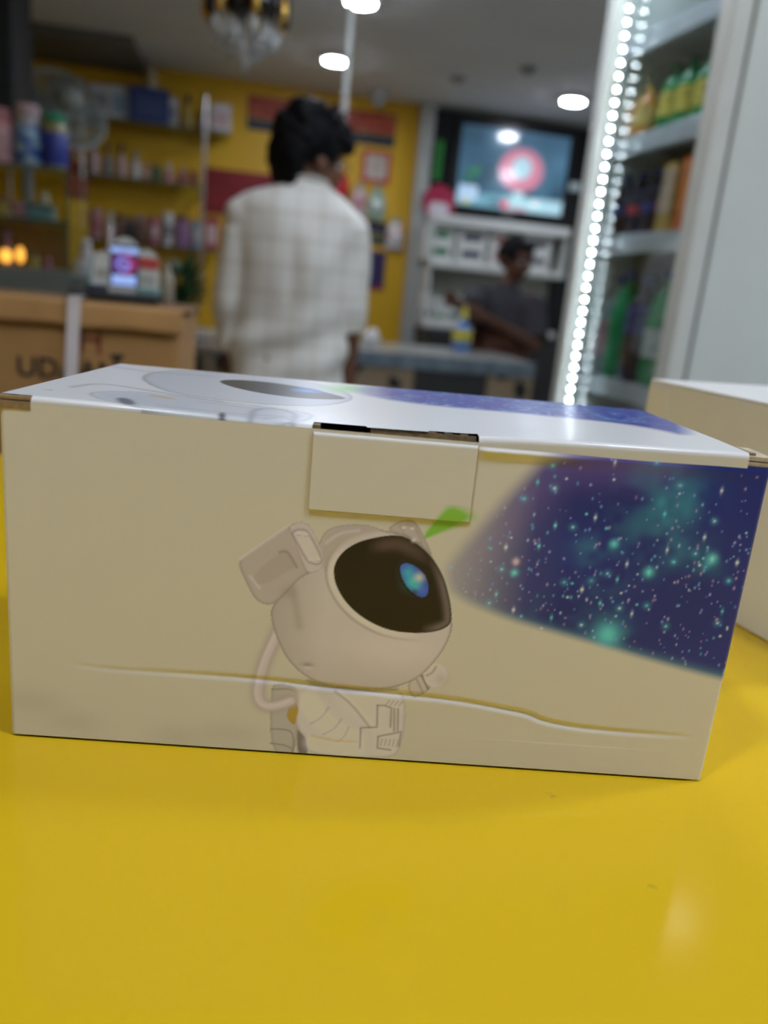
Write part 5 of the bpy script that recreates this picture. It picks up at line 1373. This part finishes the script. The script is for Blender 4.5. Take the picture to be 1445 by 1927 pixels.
jar(103, 86, 39, mat('jar_olive', (.26, .24, .10), .2), mat('lid_green', (.03, .26, .14), .3), mat('wrap_deepblue', (.025, .045, .28), .4, var=.25, scale=20), 'jar with green lid and deep blue label on the showcase')
def small(kind, px, py, hpx, wpx, z, c1, c2, label, Y=3.16):
    x = at(px, py, Y).x; h, wd = hpx*V, wpx*V
    t = thing(kind, label, {'bowl': 'bowl', 'ornament': 'ornament', 'tin': 'tin', 'statuette': 'statuette', 'candle_lamp': 'lamp'}[kind], (x, Y, z+.0006))
    if kind == 'bowl':
        B().lathe([(wd*.25, 0), (wd*.28, h*.06), (wd*.45, h*.5), (wd*.5, h), (wd*.46, h), (wd*.3, h*.3)], seg=20).build('bowl', c1, t, True); B().ball((0, 0, h*.75), (wd*.38, wd*.38, h*.3), 12, 8).build('filling', c2, t, True)
    elif kind == 'tin':
        B().box(-wd/2, wd/2, -.03, .03, 0, h*.8, bev=.003).build('body', c1, t); B().box(-wd/2-.001, wd/2+.001, -.031, .031, h*.8, h, bev=.002).build('lid', c2, t)
    elif kind == 'candle_lamp':
        B().lathe([(wd*.5, 0), (wd*.55, h*.06), (wd*.3, h*.12), (wd*.25, h*.2)], seg=18).build('holder', c2, t, True); B().ball((0, 0, h*.6), (wd*.5, wd*.5, h*.4), 14, 10).build('glowing_bulb', c1, t, True)
    else:
        B().lathe([(wd*.5, 0), (wd*.5, h*.08), (wd*.32, h*.18), (wd*.42, h*.40), (wd*.30, h*.60), (wd*.15, h*.70)], seg=16).build('body', c1, t, True); B().ball((0, 0, h*.83), (wd*.27, wd*.27, h*.17), 12, 8).build('head', c2, t, True)
m_glow = mat('warm_glow', (1., .55, .12), .4, emit=1.7, emitcol=(1., .45, .06), var=0)
m_glow.cycles.emission_sampling = 'NONE'
small('bowl', 38, 395, 26, 30, z2_, pk, br, 'pink bowl on the showcase shelf under the jars')
small('tin', 78, 395, 26, 40, z2_, pc('tealblue', .14, .26, .27), pc('tealdark', .08, .17, .18), 'teal tin on the showcase shelf under the jars')
small('ornament', 4, 390, 34, 24, z2_, gd, br, 'gold ornament at the left edge of the showcase shelf')
small('ornament', 84, 370, 24, 18, z2_+26*V+.0015, cr, gd, 'cream ornament standing on the teal tin')
small('candle_lamp', 11, 478, 26, 20, cz, m_glow, br, 'glowing amber candle lamp at the left edge of the showcase floor')
small('candle_lamp', 38, 470, 32, 13, cz, m_glow, br, 'second glowing amber candle lamp on the showcase floor', 3.24)
small('ornament', 12, 440, 58, 22, cz, pk, pu, 'pink ornament behind the glowing candle lamps', 3.28)
small('ornament', 64, 490, 28, 22, cz, gd, br, 'small gold ornament on the showcase floor right of the lamps')
small('ornament', 90, 490, 28, 16, cz, rp_, rd, 'small red ornament at the right end of the showcase floor')
sx_ = at(124, 490, 3.05).x
sd = thing('side_cabinet', 'low grey cabinet block beside the glass showcase under the white statuette', 'cabinet', (NX1+.115, NY0+.18, 0))
B().box(-.09, .09, -.20, .20, .05, cz-.01, bev=.004).build('body', MATS['showcase_grey'], sd)
B().box(-.085, .085, -.18, .18, 0, .05).build('plinth', MATS['plinth_black'], sd)
t = thing('statuette', 'white seated statuette beside the showcase glass', 'statuette', (max(sx_, NX1+.05), 3.05, cz-.0094))
bb = B(); bb.ball((0, 0, .03), (.036, .03, .03)); bb.ball((0, 0, .065), (.026, .022, .035)); bb.ball((0, -.004, .108), (.017, .017, .02)); bb.ball((.025, -.012, .035), (.016, .014, .014)); bb.ball((-.025, -.012, .035), (.016, .014, .014)); bb.box(-.035, .035, -.028, .028, 0, .012)
remeshed(bb, 'statuette', wh, .005, t, 2)

# ------------------------------------------------------------------ hanging things
cp = at(464, 17, 2.4)
ch = thing('chandelier', 'small black and gold chandelier with clear crystal drops at the top', 'chandelier', (cp.x, 2.4, cp.z))
m_cbk = mat('chandelier_black', (.012, .012, .012), .3, metal=.6); m_gold = mat('polished_gold', (.75, .48, .12), .2, metal=1.)
m_cry = mat('crystal', (.92, .95, .96), .04, trans=.6, var=0, ior=1.5)
B().tube([(0, 0, .0), (0, 0, RZ-cp.z-.02)], .008, 8).build('rod', m_cbk, ch)
B().lathe([(.06, RZ-cp.z-.025), (.065, RZ-cp.z-.001)], seg=20).build('canopy', m_cbk, ch)
B().lathe([(.02, -.02), (.05, -.01), (.06, .02), (.03, .06)], seg=20).build('hub', m_cbk, ch, True)
for r_, z_ in ((.105, .03), (.095, .09)):
    B().tube([(r_*math.cos(a), r_*math.sin(a), z_) for a in np.linspace(0, 2*math.pi, 29)], .010, 8).build('ring', m_cbk, ch, True)
rs = random.Random(2)
for k in range(14):
    a = k*2*math.pi/14
    B().capsule((.105*math.cos(a), .105*math.sin(a), .035), (.103*math.cos(a), .103*math.sin(a), -.025), .010, .012, 10).build('gold_tube' if k % 2 else 'black_tube', m_gold if k % 2 else m_cbk, ch, True)
def drop(x, y, z, s):
    o = B().lathe([(.001, -.030*s), (.012*s, -.012*s), (.011*s, .006*s), (.004*s, .020*s), (.001, .026*s)], seg=8, c=(x, y, z)).build('crystal_drop', m_cry, ch)
    B().tube([(x, y, z+.024*s), (x*.9, y*.9, max(z+.05, .0))], .0012, 5).build('wire', m_met, o)
for k in range(12):
    a = k*2*math.pi/12+.2; drop(.080*math.cos(a), .080*math.sin(a), -.045-.012*(k % 3), 1.1)
for k in range(7):
    a = k*2*math.pi/7; drop(.045*math.cos(a), .045*math.sin(a), -.075-.012*(k % 2), 1.2)
drop(0, 0, -.11, 1.3)
c0, c1_ = at(655, 100, 3.6), at(650, 222, 3.6)
cd = thing('hanging_rope', 'white twisted rope hanging from the ceiling above the man' , 'rope', (c0.x, 3.6, c1_.z))
LZ = RZ-c1_.z-.001
tw = B()
for ph in (0, math.pi):
    tw.tube([(.007*math.cos(z*190+ph), .007*math.sin(z*190+ph), z) for z in np.linspace(.0, LZ-.02, 160)], .0075, 6)
tw.build('cord', mat('cord_white', (.55, .57, .55), .35), cd, True)
B().lathe([(.03, LZ-.02), (.035, LZ)], seg=16).build('ceiling_rose', m_sw, cd)
B().ball((0, 0, -.005), (.014, .014, .014), 10, 8).build('end_knob', m_sw, cd, True)
